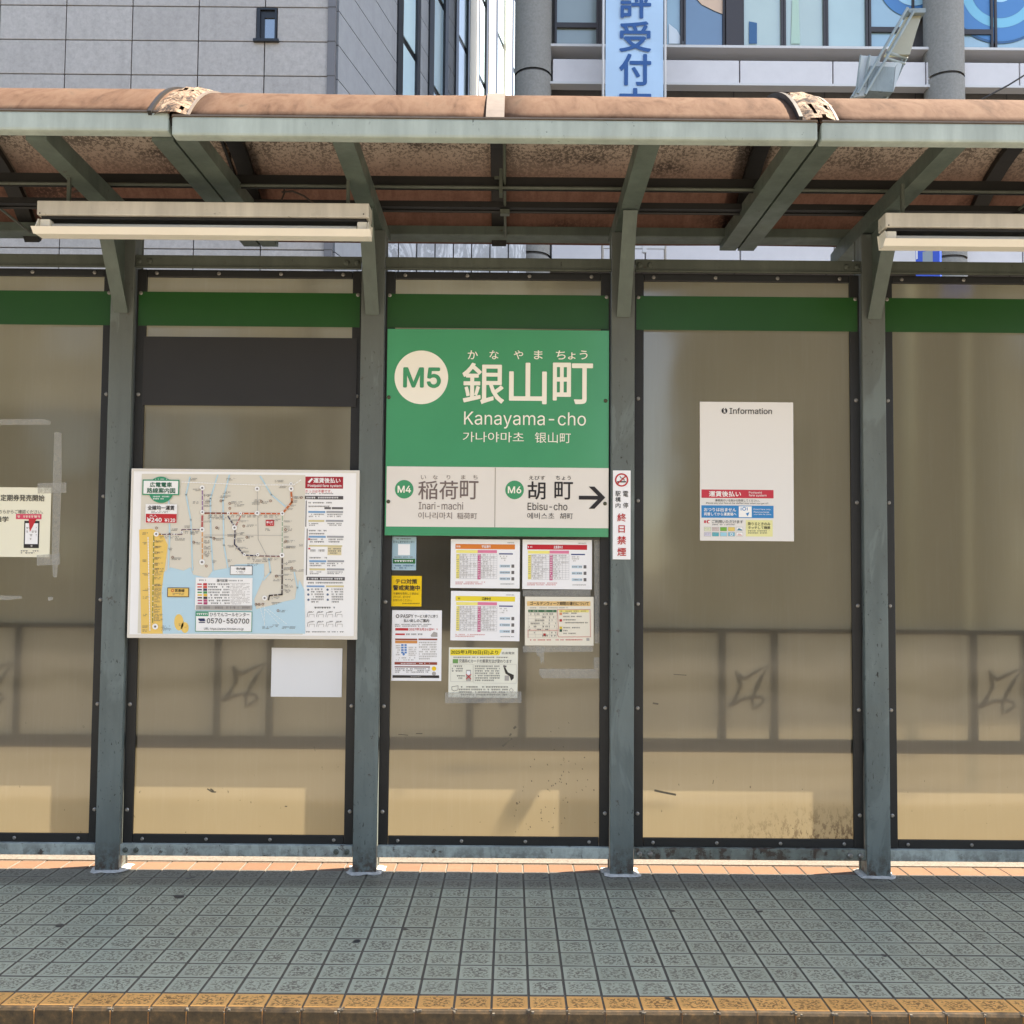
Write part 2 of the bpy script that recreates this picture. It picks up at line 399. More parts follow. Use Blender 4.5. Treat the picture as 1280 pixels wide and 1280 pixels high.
M['blind'] = m_glass('grey_green_blind_glass', (.22, .25, .20, 1), .15, 1, .12)

PR = {}
def ink(name, r, g, b, k=1.0, rough=.35):
    key = (name, r, g, b, k)
    if key not in PR: PR[key] = flat(name, srgb(r, g, b, k), rough)
    return PR[key]

# ------------------------------------------------------------------ flat print helpers
_tc = {}
def _font():
    try:
        import os
        return bpy.data.fonts.load(os.path.join(bpy.utils.resource_path('LOCAL'), 'datafiles', 'fonts', 'Inter.woff2'))
    except Exception: return None
SANS = _font()                                # Blender's own bundled sans; the default font if it is missing
def fill_contours(vs_, es):
    """fill each outer contour with its own holes, so contours that overlap stay whole"""
    nb = {}
    for a, b in es: nb.setdefault(a, []).append(b); nb.setdefault(b, []).append(a)
    seen = set(); loops = []
    for a in nb:
        if a in seen: continue
        L = [a]; seen.add(a)
        while True:
            n_ = [q for q in nb[L[-1]] if q not in seen]
            if not n_: break
            L.append(n_[0]); seen.add(n_[0])
        loops.append(L)
    # curve meshes keep vertex order along each contour, so the index order gives the true direction
    loops = [sorted(L) for L in loops if len(L) > 2]
    area = lambda L: sum(vs_[L[i-1]].x*vs_[L[i]].y-vs_[L[i]].x*vs_[L[i-1]].y for i in range(len(L)))/2
    ar = [area(L) for L in loops]
    sg = 1 if max(ar, key=abs) > 0 else -1
    def inside(p, L):
        c = False
        for i in range(len(L)):
            a, b = vs_[L[i-1]], vs_[L[i]]
            if (a.y > p.y) != (b.y > p.y) and p.x < (b.x-a.x)*(p.y-a.y)/(b.y-a.y)+a.x: c = not c
        return c
    outs = [k for k in range(len(loops)) if ar[k]*sg > 0]; out = []
    holes = {k: [] for k in outs}
    for k in range(len(loops)):
        if ar[k]*sg > 0: continue
        c = [o for o in outs if inside(vs_[loops[k][0]], loops[o])]
        if c: holes[min(c, key=lambda o: abs(ar[o]))].append(k)
    for g, k in enumerate(outs):
        idx = list(loops[k]); polys = [[vs_[i] for i in loops[k]]]
        for h in holes[k]: idx += loops[h]; polys.append([vs_[i] for i in loops[h]])
        for t in tessellate_polygon([[Vector((v.x, v.y, 0)) for v in P_] for P_ in polys]): out.append((tuple(idx[q] for q in t), g))
    return vs_, out
def glyphs(txt):
    """triangulated outline of a text, normalised to its bounding box, with its aspect"""
    if txt in _tc: return _tc[txt]
    cu = bpy.data.curves.new('t', 'FONT'); cu.body = txt; cu.size = 1; cu.resolution_u = 3; cu.fill_mode = 'FRONT'
    latin = SANS and all(ord(c) < 128 for c in txt)
    if latin: cu.font = SANS; cu.fill_mode = 'NONE'
    ob = bpy.data.objects.new('t', cu)
    me = bpy.data.meshes.new_from_object(ob)
    vs_ = [v.co.copy() for v in me.vertices]; fs = [tuple(p.vertices) for p in me.polygons]
    if latin: vs_, fs = fill_contours(vs_, [tuple(e.vertices) for e in me.edges])
    bpy.data.objects.remove(ob); bpy.data.curves.remove(cu); bpy.data.meshes.remove(me)
    if not vs_: _tc[txt] = ([], [], 1); return _tc[txt]
    x0 = min(v.x for v in vs_); x1 = max(v.x for v in vs_); y0 = min(v.y for v in vs_); y1 = max(v.y for v in vs_)
    vs_ = [((v.x-x0)/max(1e-6, x1-x0), (v.y-y0)/max(1e-6, y1-y0)) for v in vs_]
    if latin:                                 # overlapping contours: keep triangles a hair apart
        v2 = []; f2 = []
        for f, g in fs: f2.append(tuple(range(len(v2), len(v2)+len(f)))); v2 += [vs_[q]+(g % 4,) for q in f]
        vs_, fs = v2, f2
    _tc[txt] = (vs_, fs, y1-y0); return _tc[txt]

class Print:
    """flat print on a board at depth Y; map(u,v) gives photo pixels; ink layers lie fractions of a mm proud"""
    def __init__(s, Y, conv=None, uniq=('river', 'map_field', 'sea', 'window_film', 'route_line', 'arrow', 'number_disc')):
        s.Y = Y; s.conv = conv or (lambda x, y: (x, y)); s.lay = {}; s.n = 0; s.uniq = uniq
    def P(s, x, y): u, v = s.conv(x, y); p = at(u, v, s.Y); return p.x, p.z
    def get(s, name, mat, depth): 
        if name in s.uniq: s.n += 1; name += '|%d' % s.n
        k = (name, mat.name, depth)
        if k not in s.lay: s.lay[k] = (MB(), mat, depth)
        return s.lay[k][0]
    def poly(s, pts, mat, depth=1, name='print_patch', raw=False):
        mb = s.get(name, mat, depth); q = [s.P(*p) for p in pts]; y = s.Y - .0006*depth
        tri = tessellate_polygon([[Vector((a, b, 0)) for a, b in q]])
        mb.add([(a, y, b) for a, b in q], [tuple(t) for t in tri])
    def rect(s, x0, y0, x1, y1, mat, depth=1, name='print_patch'):
        xm, ym = (x0+x1)/2, (y0+y1)/2
        l = s.P(x0, ym)[0]; r = s.P(x1, ym)[0]; t = s.P(xm, y0)[1]; b = s.P(xm, y1)[1]; y = s.Y-.0006*depth
        s.get(name, mat, depth).add([(l, y, b), (r, y, b), (r, y, t), (l, y, t)], [(0, 1, 2, 3)])
    def disc(s, x, y, rx, mat, depth=1, ry=None, n=40, name='print_patch'):
        ry = ry or rx
        s.poly([(x+rx*math.cos(2*math.pi*k/n), y+ry*math.sin(2*math.pi*k/n)) for k in range(n)], mat, depth, name)
    def ring(s, x, y, r0, r1, mat, depth=1, a0=0, a1=360, n=36, name='print_patch', ky=1):
        mb = s.get(name, mat, depth); Y = s.Y-.0006*depth; v = []; f = []
        for k in range(n+1):
            t = R(a0+(a1-a0)*k/n)
            for r in (r0, r1):
                px, pz = s.P(x+r*math.cos(t), y+ky*r*math.sin(t)); v.append((px, Y, pz))
        for k in range(n): f.append((2*k, 2*k+1, 2*k+3, 2*k+2))
        mb.add(v, f)
    def line(s, pts, w, mat, depth=1, name='print_line'):
        mb = s.get(name, mat, depth); Y = s.Y-.0006*depth
        for a, b in zip(pts[:-1], pts[1:]):
            dx, dy = b[0]-a[0], b[1]-a[1]; L = math.hypot(dx, dy) or 1; nx, ny = -dy/L*w/2, dx/L*w/2; ex, ey = dx/L*w*.4, dy/L*w*.4
            q = [s.P(a[0]+nx-ex, a[1]+ny-ey), s.P(b[0]+nx+ex, b[1]+ny+ey), s.P(b[0]-nx+ex, b[1]-ny+ey), s.P(a[0]-nx-ex, a[1]-ny-ey)]
            mb.add([(p[0], Y, p[1]) for p in q], [(0, 1, 2, 3)])
    def text(s, t, x0, y0, x1, y1, mat, bold=0.0, depth=3, name='lettering'):
        xm, ym = (x0+x1)/2, (y0+y1)/2
        l = s.P(x0, ym)[0]; r = s.P(x1, ym)[0]; tp = s.P(xm, y0)[1]; b = s.P(xm, y1)[1]; y = s.Y-.0006*depth
        vs_, fs, hh = glyphs(t); g = bold*(tp-b)/max(hh, .3)*.55
        if name in s.uniq: s.n += 1; key = name+'|%d' % s.n
        else: key = name
        mb = s.get(key, mat, depth)
        offs = [(0, 0)] if bold < .006 else [(-g, 0), (g, 0), (0, g), (0, -g)] + ([(-g*.7, g*.7), (g*.7, -g*.7), (g*.7, g*.7), (-g*.7, -g*.7)] if bold > .02 else [])
        for q, (dx, dz) in enumerate(offs):
            l2, r2, b2, t2 = l+g+dx, r-g+dx, b+g+dz, tp-g+dz
            mb.add([(l2+(r2-l2)*w[0], y-q*.00003-(w[2]*.000007 if len(w) > 2 else 0), b2+(t2-b2)*w[1]) for w in vs_], fs)
    def fine(s, x0, y0, x1, y1, mat, rows=1, fill=.9, depth=2, ch=None, name='fine_print'):
        """rows of unreadably small characters as broken dashes"""
        rh = (y1-y0)/rows; ch = ch or rh*.62
        for k in range(rows):
            yy = y0+rh*k+rh*.18; x = x0; end = x1 if k < rows-1 or rows == 1 else x0+(x1-x0)*random.uniform(.55, 1)
            while x < end:
                w = ch*random.uniform(.5, 1.5)
                if random.random() < fill:
                    s.rect(x, yy, min(x+w, end), yy+rh*.22, mat, depth, name)
                    s.rect(x+w*.2, yy+rh*.32, min(x+w*.85, end), yy+rh*.55, mat, depth, name)
                x += w+ch*.28
    def grid(s, x0, y0, x1, y1, nx, ny, w, mat, depth=2):
        for k in range(nx+1): xx = x0+(x1-x0)*k/nx; s.rect(xx-w/2, y0, xx+w/2, y1, mat, depth, 'print_line')
        for k in range(ny+1): yy = y0+(y1-y0)*k/ny; s.rect(x0, yy-w/2, x1, yy+w/2, mat, depth, 'print_line')
    def finish(s, parent):
        for (nm, _, _), (mb, mat, d) in s.lay.items():
            nm = nm.split('|')[0]
            if mb.f: mb.build(nm, mat, parent, origin=worldloc(parent), kind='stuff' if nm in ('fine_print', 'print_line', 'dashed_line', 'station_dot') or (nm in ('lettering', 'print_patch') and nm not in s.uniq) else None)

def board(name, u0, v0, u1, v1, Y, mat, label, cat, th=.006, group=None, bevel=0):
    """a sheet or board bounded by photo pixels on plane Y, as a parent mesh with real thickness"""
    um, vm = (u0+u1)/2, (v0+v1)/2
    l, r, t, b = at(u0, vm, Y).x, at(u1, vm, Y).x, at(um, v0, Y).z, at(um, v1, Y).z
    mb = MB(); (mb.cbox(l, r, Y, Y+th, b, t, bevel) if bevel else mb.box(l, r, Y, Y+th, b, t))
    o = mb.build(name, mat, origin=((l+r)/2, Y+th, (b+t)/2))
    return tag(o, label, cat, group)

# ================================================================== SETTING
PX0, PS = -1.681, 1.0796                     # first post centre in view and post spacing
GX, GY, T = .065, -1.1558, .109              # tile grid
XL, XR = -14.5, 14.5
YB = .30                                     # tiles end, concrete kerb begins

MB().box(-300, 300, -300, 300, -.45, -.30).build('ground', M['asphalt'], kind='structure')
MB().box(-60, 60, -9.0, GY-T-.35, -.296, -.285).build('track_bed', M['trackbed'], kind='structure')
for k, y in enumerate((-2.25, -3.69, -5.2, -6.64)):
    MB().box(-60, 60, y-.03, y+.03, -.284, -.262).build('tram_rail', M['rail_steel'], kind='structure')
pl = MB().box(XL, XR, GY-T+.012, .62, -.30, -.0035).build('platform', M['joint'], kind='structure')
MB().box(XL, XR, floor_at(640, 1080).y, .62, -.0035, .004).build('platform_kerb', M['concrete'], pl)
MB().box(-40, 40, -13.5, -9.0, -.30, -.05).build('opposite_platform', M['trackbed'], kind='structure')
MB().box(-90, 90, 9.6, 400, -.29, -.16).build('pavement', M['concrete'], kind='structure')

def tile_mb(x, y, w=T, d=T, j=.0019, top=0.0):
    b = MB(); x0, x1, y0, y1 = x+j, x+w-j, y+j, y+d-j; e = .0024
    v = [(x0,y0,-.007),(x1,y0,-.007),(x1,y1,-.007),(x0,y1,-.007),(x0,y0,top-e),(x1,y0,top-e),(x1,y1,top-e),(x0,y1,top-e),
         (x0+e,y0+e,top),(x1-e,y0+e,top),(x1-e,y1-e,top),(x0+e,y1-e,top)]
    f = [(0,1,5,4),(1,2,6,5),(2,3,7,6),(3,0,4,7),(4,5,9,8),(5,6,10,9),(6,7,11,10),(7,4,8,11),(8,9,10,11)]
    U = [(0,0),(1,0),(1,1),(0,1)]
    b.add(v, f, 0, [[(0.5, 0.0)]*4]*8+[U]); b.m = [1]*8+[0]; return b
tm = tile_mb(-T/2, -T/2); t0 = tm.build('tile', [M['tile'], M['joint']], pl); t0.location = Vector((GX+T/2, GY+T/2, 0))-worldloc(pl)
first = True; rest = MB(); nrow = int(round((YB-.11-GY)/T)); single = 0
c0, c1 = -19, 17
for j in range(nrow):
    y = GY+j*T
    half = 15.4+j*.78
    for i in range(-133, 133):
        x = GX+i*T
        if j >= 11: continue
        vis = j < 9 and abs(x+T/2) < (2.90+j*T)*.54+.06
        dz = random.uniform(-.0008, .0008)
        if vis and single < 300:
            single += 1
            if first: o = t0; first = False
            else: o = t0.copy(); COL.objects.link(o)
            o.parent = pl; o.location = (x+T/2, y+T/2, dz); o.rotation_euler = (random.uniform(-.004, .004), random.uniform(-.004, .004), random.uniform(-.004, .004))
        else: 
            q = tile_mb(x, y, top=dz); n0 = len(rest.m); rest.add(q.v, q.f, 0, q.uv); rest.m[n0:] = q.m
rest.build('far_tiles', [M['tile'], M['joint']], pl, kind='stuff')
# salmon rows behind the posts, in the sun
bt = None
for j in range(11, 13):
    y = GY+j*T
    for i in range(-24, 25):
        x = GX+i*T
        if bt is None: bt = tile_mb(-T/2, -T/2).build('salmon_tile', [M['tilebeige'], M['concrete']], pl); o = bt
        else: o = bt.copy(); COL.objects.link(o); o.parent = pl
        o.location = (x+T/2, y+T/2, random.uniform(-.0006, .0006))
# ochre edge tiles with rounded nosing
def edge_tile():
    b = MB(); j = .0035; x0, x1 = -T/2+j, T/2-j; d = .095
    prof = [(T/2-j, -.007), (T/2-j, -.002), (T/2-j-.003, 0), (-d/2+.012, 0), (-d/2+.004, -.003), (-d/2, -.010), (-d/2, -.055), (-d/2+.02, -.055), (-d/2+.02, -.007)]
    n = len(prof); v = [(x0, p[0], p[1]) for p in prof]+[(x1, p[0], p[1]) for p in prof]
    f = [list(range(n)), [n+i for i in range(n)][::-1]]; uv = [[(.5, 0)]*n]*2
    for i in range(n):
        f.append((i, (i+1) % n, n+(i+1) % n, n+i))
        uv.append([(0, 1), (0, 0), (1, 0), (1, 1)] if i == 2 else [(.5, 0.0)]*4)
    b.add(v, f, 0, uv)
    for k in range(n): 
        if k in (3, 4, 5, 6, 7): b.m[2+k] = 1
    return b
e0 = edge_tile().build('edge_tile', [M['tileyellow'], M['nose']], pl); first = True
for i in range(-60, 60):
    o = e0 if first else e0.copy()
    if not first: COL.objects.link(o)
    first = False; o.parent = pl; o.location = (GX+i*T+T/2, GY-T/2, random.uniform(-.001, .001)); o.rotation_euler = (random.uniform(-.006, .006), 0, random.uniform(-.006, .006))
MB().box(XL, XR, GY-.08, GY-.04, -.30, -.056).build('platform_face', M['nose'], pl)
grit = MB()
for k in range(350):
    x = GX+round(random.uniform(-19, 19))*T+random.gauss(0, .006); y = GY-T*.85+random.gauss(0, .012); r = random.uniform(.001, .0035)
    grit.box(x-r, x+r, y-r, y+r, -.006, -.006+r*1.8)
grit.build('joint_grit', M['joint'], pl, kind='stuff')

# ================================================================== SHELTER
SH = empty('tram_shelter', (0, 0, 0))
tag(SH, 'grey green steel tram stop shelter with vaulted brown roof and smoked panels', 'shelter')
EY, RY = -.815, .405                         # front and rear eave
ZA0, ZA1 = 2.744, 2.822                      # cantilever arm underside and top
posts = [PX0+PS*k for k in range(-1, 8)]
bays = list(zip(posts[:-1], posts[1:]))
JX = [-3.35, -1.193, 1.062, 3.22, 5.38, 7.54]              # module joints; unseen modules at the right added to shade the floor
mz = lambda x: .014 if x < JX[1]-.001 else 0.0           # the left module sits a little higher
VB = 2.832

def post_mb():
    b = MB(); t = .007
    b.cbox(-.05, .05, 0, .012, 0, ZA0, .0035)              # front flange
    b.cbox(-.05, .05, .088, .10, 0, ZA0, .0035)            # rear flange
    b.box(-.004, .004, .012, .088, 0, ZA0)
    b.box(.040, .046, .0122, .0878, 0, ZA0); b.box(-.046, -.040, .0122, .0878, 0, ZA0)
    return b
def gusset_mb():
    b = MB()
    # triangular web between post and arm, with a sloping front flange
    b.prism([(0, 2.385), (-.235, ZA0), (0, ZA0)], -.005, .005, 'x')
    L = math.hypot(.235, ZA0-2.385); nx, nz = -(ZA0-2.385)/L*.010, -.235/L*.010
    b.prism([(-.001, 2.375), (-.235, ZA0-.001), (-.235+nx, ZA0-.001), (nx, 2.375+nz)], -.029, .029, 'x')
    return b
p0 = g0 = a0 = None
def foot_mb(seed):
    random.seed(seed); b = MB(); n = 18; v = [(0, .05, .012)]; 
    for ring, (rr, z) in enumerate(((.053, .008), (.060, .004), (.066, .001))):
        for k in range(n):
            t = 2*math.pi*k/n; q = max(abs(math.cos(t)), abs(math.sin(t))); r = rr/q**.85*random.uniform(.92, 1.12)
            v.append((1.16*r*math.cos(t), .05+r*math.sin(t)*1.05, z+random.uniform(-.001, .002)))
    f = [(0, 1+(k+1) % n, 1+k) for k in range(n)]
    for q in range(2):
        for k in range(n): f.append((1+q*n+k, 1+q*n+(k+1) % n, 1+(q+1)*n+(k+1) % n, 1+(q+1)*n+k))
    return b.add(v, f)
for k, x in enumerate(posts):
    if p0 is None:
        p0 = post_mb().build('post', M['post'], SH, smooth=False); po = p0
        g0 = gusset_mb().build('gusset', M['arm'], p0); go = g0
        a0 = MB().prism([(EY+.047, 2.769), (.10, ZA0), (RY-.115, 2.800), (RY-.115, ZA1), (EY+.047, ZA1+.01)], -.037, .037, 'x').build('arm', M['arm'], SH); ao = a0
    else:
        po, go, ao = p0.copy(), g0.copy(), a0.copy()
        for o in (po, go, ao): COL.objects.link(o)
        po.parent = SH; go.parent = po; ao.parent = SH
    if k == 4:
        bpy.data.objects.remove(ao); ao = MB().prism([(EY+.047, 2.769), (RY+.03, ZA0), (RY+.03, ZA0+.06), (RY-.115, ZA1), (EY+.047, ZA1+.01)], -.037, .037, 'x').build('arm', M['arm'], SH)
    po.location = (x, 0, 0); go.location = (0, 0, 0); ao.location = (x, 0, 0)
    foot_mb(40+k).build('foot_mortar', M['grout'], po, origin=(0, 0, 0)).location = (0, 0, 0)
random.seed(11)

# roof vault
RC_Y, RAD, PHI = (EY+RY)/2, .765, R(53)
def arc(t, rad): a = -PHI+2*PHI*t; return RC_Y+rad*math.sin(a), VB-RAD*math.cos(PHI)+rad*math.cos(a)
def vault(x0, x1, rad0, rad1, n=26, nx=8, wav=0):
    b = MB(); cols = nx+1
    for rad in (rad0, rad1):
        for i in range(cols):
            x = x0+(x1-x0)*i/nx
            for k in range(n+1):
                y, z = arc(k/n, rad); w = wav*noise.noise(Vector((x*1.3, k*.12, 3))); b.v.append((x, y, z+w))
    N = cols*(n+1); q = n+1
    def face(a, mi): b.f.append(a); b.m.append(mi); b.uv.append([(0, 0)]*4)
    for i in range(nx):
        for k in range(n):
            a = i*q+k; face([a, a+q, a+q+1, a+1], 1); a += N; face([a, a+1, a+q+1, a+q], 0)
    for i in range(nx):
        for k in (0, n): a = i*q+k; face([a, a+q, a+q+N, a+N], 0)
    for i in (0, nx):
        for k in range(n): a = i*q+k; face([a, a+1, a+1+N, a+N], 0)
    return b
edges = []
for a, b in zip(JX[:-1], JX[1:]): edges += [(a+.004, (a+b)/2-.002), ((a+b)/2+.002, b-.004)]
for a, b in edges:
    vault(a, b, RAD-.002, RAD+.002, wav=.004).build('roof_sheet', [M['rooftop'], M['roofunder']], SH, smooth=True).location.z += mz(a)
for k, x in enumerate(JX):                    # ragged peeling sealant over each module joint
    b = MB(); n = 60; m_ = 9; random.seed(90+k)
    le = [.060+.025*noise.noise(Vector((i*.22, k*3.1, 0)))+.012*random.random() for i in range(n+1)]
    re = [.055+.030*noise.noise(Vector((i*.25, k*3.1, 7)))+.012*random.random() for i in range(n+1)]
    for i in range(n+1):
        for j in range(m_+1):
            s = -1+2*j/m_; xx = x+(s*le[i] if s < 0 else s*re[i]); edge = abs(s)
            rr = RAD+.005+.014*(1-edge**3)+.010*noise.noise(Vector((i*.35, j*.6, k*5)))*(1.2-edge)
            y, z = arc(i/n, rr); b.v.append((xx, y, z))
    for i in range(n):
        for j in range(m_):
            if noise.noise(Vector((i*.27, j*.5, 20+k))) > .36: continue
            a = i*(m_+1)+j; b.f.append([a, a+1, a+m_+2, a+m_+1]); b.m.append(0); b.uv.append([(0, 0)]*4)
    b.build('joint_sealant', M['peel'], SH)
    rim = vault(x+.058, x+.066, RAD+.003, RAD+.010, 26, 1); rim.build('joint_rim_and_shade', M['seamwhite'], SH)
    rim = vault(x-.075, x-.062, RAD+.003, RAD+.022, 26, 1); rim.build('joint_rim_and_shade', M['dark'], SH)  # dark strip stands in for the shadow left of the raised seam
random.seed(12)
for a, b in zip(JX[:-1], JX[1:]):
    xm = (a+b)/2
    vault(xm-.032, xm+.032, RAD+.003, RAD+.010, 26, 1).build('seam_cover', M['seamwhite'], SH)
    L = b-a
    f = MB().cbox(a+.006, b-.006, EY-.005, EY+.045, 2.766, 2.833, .009).build('fascia', M['fascia'], SH)
    MB().box(a+.008, b-.008, EY-.008, EY+.010, 2.8335, 2.838).build('drip_edge', M['seamwhite'], f); f.location.z += mz(a)
    MB().cbox(a+.004, b-.004, RY-.105, RY-.010, 2.834, 2.842, .003).build('rear_eave_beam', M['arm'], SH)
    MB().cbox(a+.004, b-.004, RY-.113, RY-.106, 2.834, 2.876, .003).build('rear_eave_flange', M['arm'], SH)
for k, x in enumerate(JX):
    for sgn in (-1, 1):
        MB().prism([(EY+.047, 2.769), (RY-.009, 2.806), (RY-.009, 2.833), (RY-.12, 2.833), (RY-.12, 2.873), (EY+.047, 2.822)], x+sgn*.043-.038, x+sgn*.043+.038, 'x').build('joint_beam', M['arm'], SH)
BX = sorted(JX+[(a+b)/2 for a, b in zip(JX[:-1], JX[1:])])
for x in BX:      # battens under each sheet joint
    vault(x-.034, x+.034, RAD-.034, RAD-.006, 26, 1).build('batten', M['dark'], SH)
# long rails and conduit under the sheets
x0, x1 = JX[0], JX[-1]
MB().box(x0, x1, -.235, -.185, 2.850, 2.881).box(x0, x1, -.235, -.228, 2.825, 2.850).build('purlin', M['dark'], SH)
MB().tube([(x0, -.245, 2.832), (x1, -.245, 2.832)], .007, 8).build('conduit', M['railp'], SH)
MB().box(x0, x1, -.04, -.005, 2.832, 2.858).build('purlin', M['dark'], SH)
MB().tube([(x0, .0, 2.828), (x1, .0, 2.828)], .006, 8).build('conduit', M['dark'], SH)
for x in BX:
    mb = MB(); mb.box(x+.008, x+.022, -.27, -.22, 2.80, 2.90); mb.box(x-.012, x+.036, -.262, -.25, 2.862, 2.872); mb.tube([(x+.03, EY+.1, 2.93), (x+.03, -.25, 2.85), (x+.03, .3, 2.83)], .006, 6)
    mb.box(x+.01, x+.05, -.04, -.01, 2.805, 2.825)
    mb.build('pipe_clamp', M['railp'], SH)
def cable(pts, r=.004): MB().tube(pts, r, 6).build('loose_cable', M['cable'], SH)
cable([at(92, 240, -.15), at(115, 234, -.15), at(140, 229, -.15), at(165, 226, -.12), at(180, 227, -.1)])
cable([at(352, 240, -.1), at(366, 239, -.1), at(380, 245, -.08), at(392, 254, -.05)])
cable([at(352, 250, -.1), at(356, 240, -.1), at(354, 232, -.1)])

# bays
botz = (.085, .145)
zq = lambda v, Y: at(305, v, Y).z
FT, FI, FJ, FB = zq(337.5, .031), zq(347, .031), zq(1043.5, .031), zq(1055, .031)
botz = (zq(1070.5, .006), zq(1056.5, .006)); TR0, TR1 = zq(335.5, .002), zq(319.5, .002)
GB0, GB1 = zq(408, .029), zq(365.5, .029)
def bay(k, xa, xb):
    il, ir = xa+.052, xb-.052
    foot = (k == 3)
    fr = MB(); w = .042
    fr.cbox(xa+.051, xa+.051+w, .030, .044, FB, FT, .003); fr.cbox(xb-.051-w, xb-.051, .030, .044, FB, FT, .003)
    fr.cbox(xa+.051+w+.001, xb-.051-w-.001, .031, .0445, FB, FJ, .003); fr.cbox(xa+.051+w+.001, xb-.051-w-.001, .031, .0445, FI, FT-.0005, .003)
    fo = fr.build('screen_frame', M['black'], SH)
    sc = MB(); n = 6
    for q in range(6):
        z = .252+q*.443
        for x in (xa+.051+w*.42, xb-.051-w*.42): sc.dome((x, .030, z), .0088, .006)
    for q in range(4):
        x = xa+.135+(PS-.27)*q/3
        sc.dome((x, .031, (FB+FJ)/2), .0075, .006); sc.dome((x, .031, (FT+FI)/2), .0085, .006)
    sc.build('screws', M['screw'], fo, kind='stuff')
    pb = MB(); x0, x1 = xa+.07, xb-.07
    pb.box(x0, x1, .046, .050, FB+.01, FT-.01); 
    for i in range(len(pb.m)): pb.m[i] = 1
    # front face (-Y) is face index 2 of the box
    pb.m[2] = 0
    po = pb.build('screen_panel', [M['panelfoot'] if foot else M['panel'], M['clear']], SH)
    MB().box(xa+.060, xb-.060, .0290, .0298, GB0, GB1).build('green_band', M['greenband'], po)
    # top rail with bolts
    tr = MB(); tr.cbox(xa+.0515, xb-.0515, .002, .010, TR0, TR1, .002); tr.cbox(xa+.0515, xb-.0515, .0102, .06, TR1-.008, TR1, .002); tr.cbox(xa+.0515, xb-.0515, -.006, .0018, TR0, TR0+.006, .002)
    to = tr.build('top_rail', M['railp'], SH)
    bl = MB()
    for x in ((xa+.07, xa+.115) if k % 2 else ()): bl.dome((x, .002, (TR0+TR1)/2), .012, .010, 8)
    for x in ((xb-.07, xb-.115) if k % 2 else ()): bl.dome((x, .002, (TR0+TR1)/2), .012, .010, 8)
    if bl.f: bl.build('bolts', M['railp'], to, kind='stuff')
    br = MB(); br.cbox(xa+.0515, xb-.0515, .006, .014, *botz, .002); br.cbox(xa+.0515, xb-.0515, .0142, .055, botz[1]-.008, botz[1], .002)
    bo = br.build('bottom_rail', M['rusty'] if k == 3 else M['botrail'], SH, label='bottom rail streaked with rust' if k == 3 else None)
    bl = MB()
    if k in (1, 3):
        for x in (xa+.075, xa+.12, xb-.12, xb-.075): bl.dome((x, .006, sum(botz)/2), .0115, .012, 8)
        bl.build('bolts', M['screw'] if k == 3 else M['railp'], bo, kind='stuff')
    if k == 2: MB().box(xa+.06, xb-.06, .0515, .0530, zq(786, .052), zq(412, .052)).build('rear_board', M['plate'], SH)
    # guard rail of bars behind the frosted sheet
    gb = MB(); Y = .0506
    z1, z2, z3, z4 = zq(936, Y), zq(919, Y), zq(787, Y), zq(780, Y)
    gb.box(xa+.05, xb-.05, Y, Y+.02, z1, z2); gb.box(xa+.05, xb-.05, Y, Y+.02, z3, z4)
    xc = xa+PS*.48+.031
    for x in (xc-.116, xc+.108): gb.box(x-.018, x+.018, Y+.001, Y+.025, z2, z3)
    go = gb.build('rear_guard_rail', M['shadowbar'], SH)
    off = xc-(PX0+PS*.48+.031); random.seed(60+k); sx_, sz_, rr_ = random.uniform(.9, 1.12), random.uniform(.9, 1.15), random.uniform(-.12, .12); c_ = at(304, 853, Y)
    st = [(279,877),(288,866),(296,853),(295,842),(291,833),(302,843),(316,836),(333,829),(322,845),(314,858),(310,867),(296,869),(279,876)]
    s2 = [(310,867),(321,869),(323,873),(316,879),(308,883),(308,872),(309,867)]
    def pp(L):
        out = []
        for u, v in L:
            d = at(u, v, Y+.007)-c_; x, z = d.x*sx_, d.z*sz_
            if k == 1: x, z = d.x, d.z
            else: x, z = x*math.cos(rr_)-z*math.sin(rr_), x*math.sin(rr_)+z*math.cos(rr_)
            out.append(Vector((c_.x+x+off, Y+.007, c_.z+z)))
        return out
    sb_ = MB().tube(pp(st), .0095, 6).tube(pp(s2), .008, 6)
    sb_.v = [(v[0], .0522+(v[1]-Y-.007)*.16, v[2]) for v in sb_.v]
    sb_.build('star_ornament', M['shadowbar'], go)
for k, (a, b) in enumerate(bays): bay(k+0, a, b)

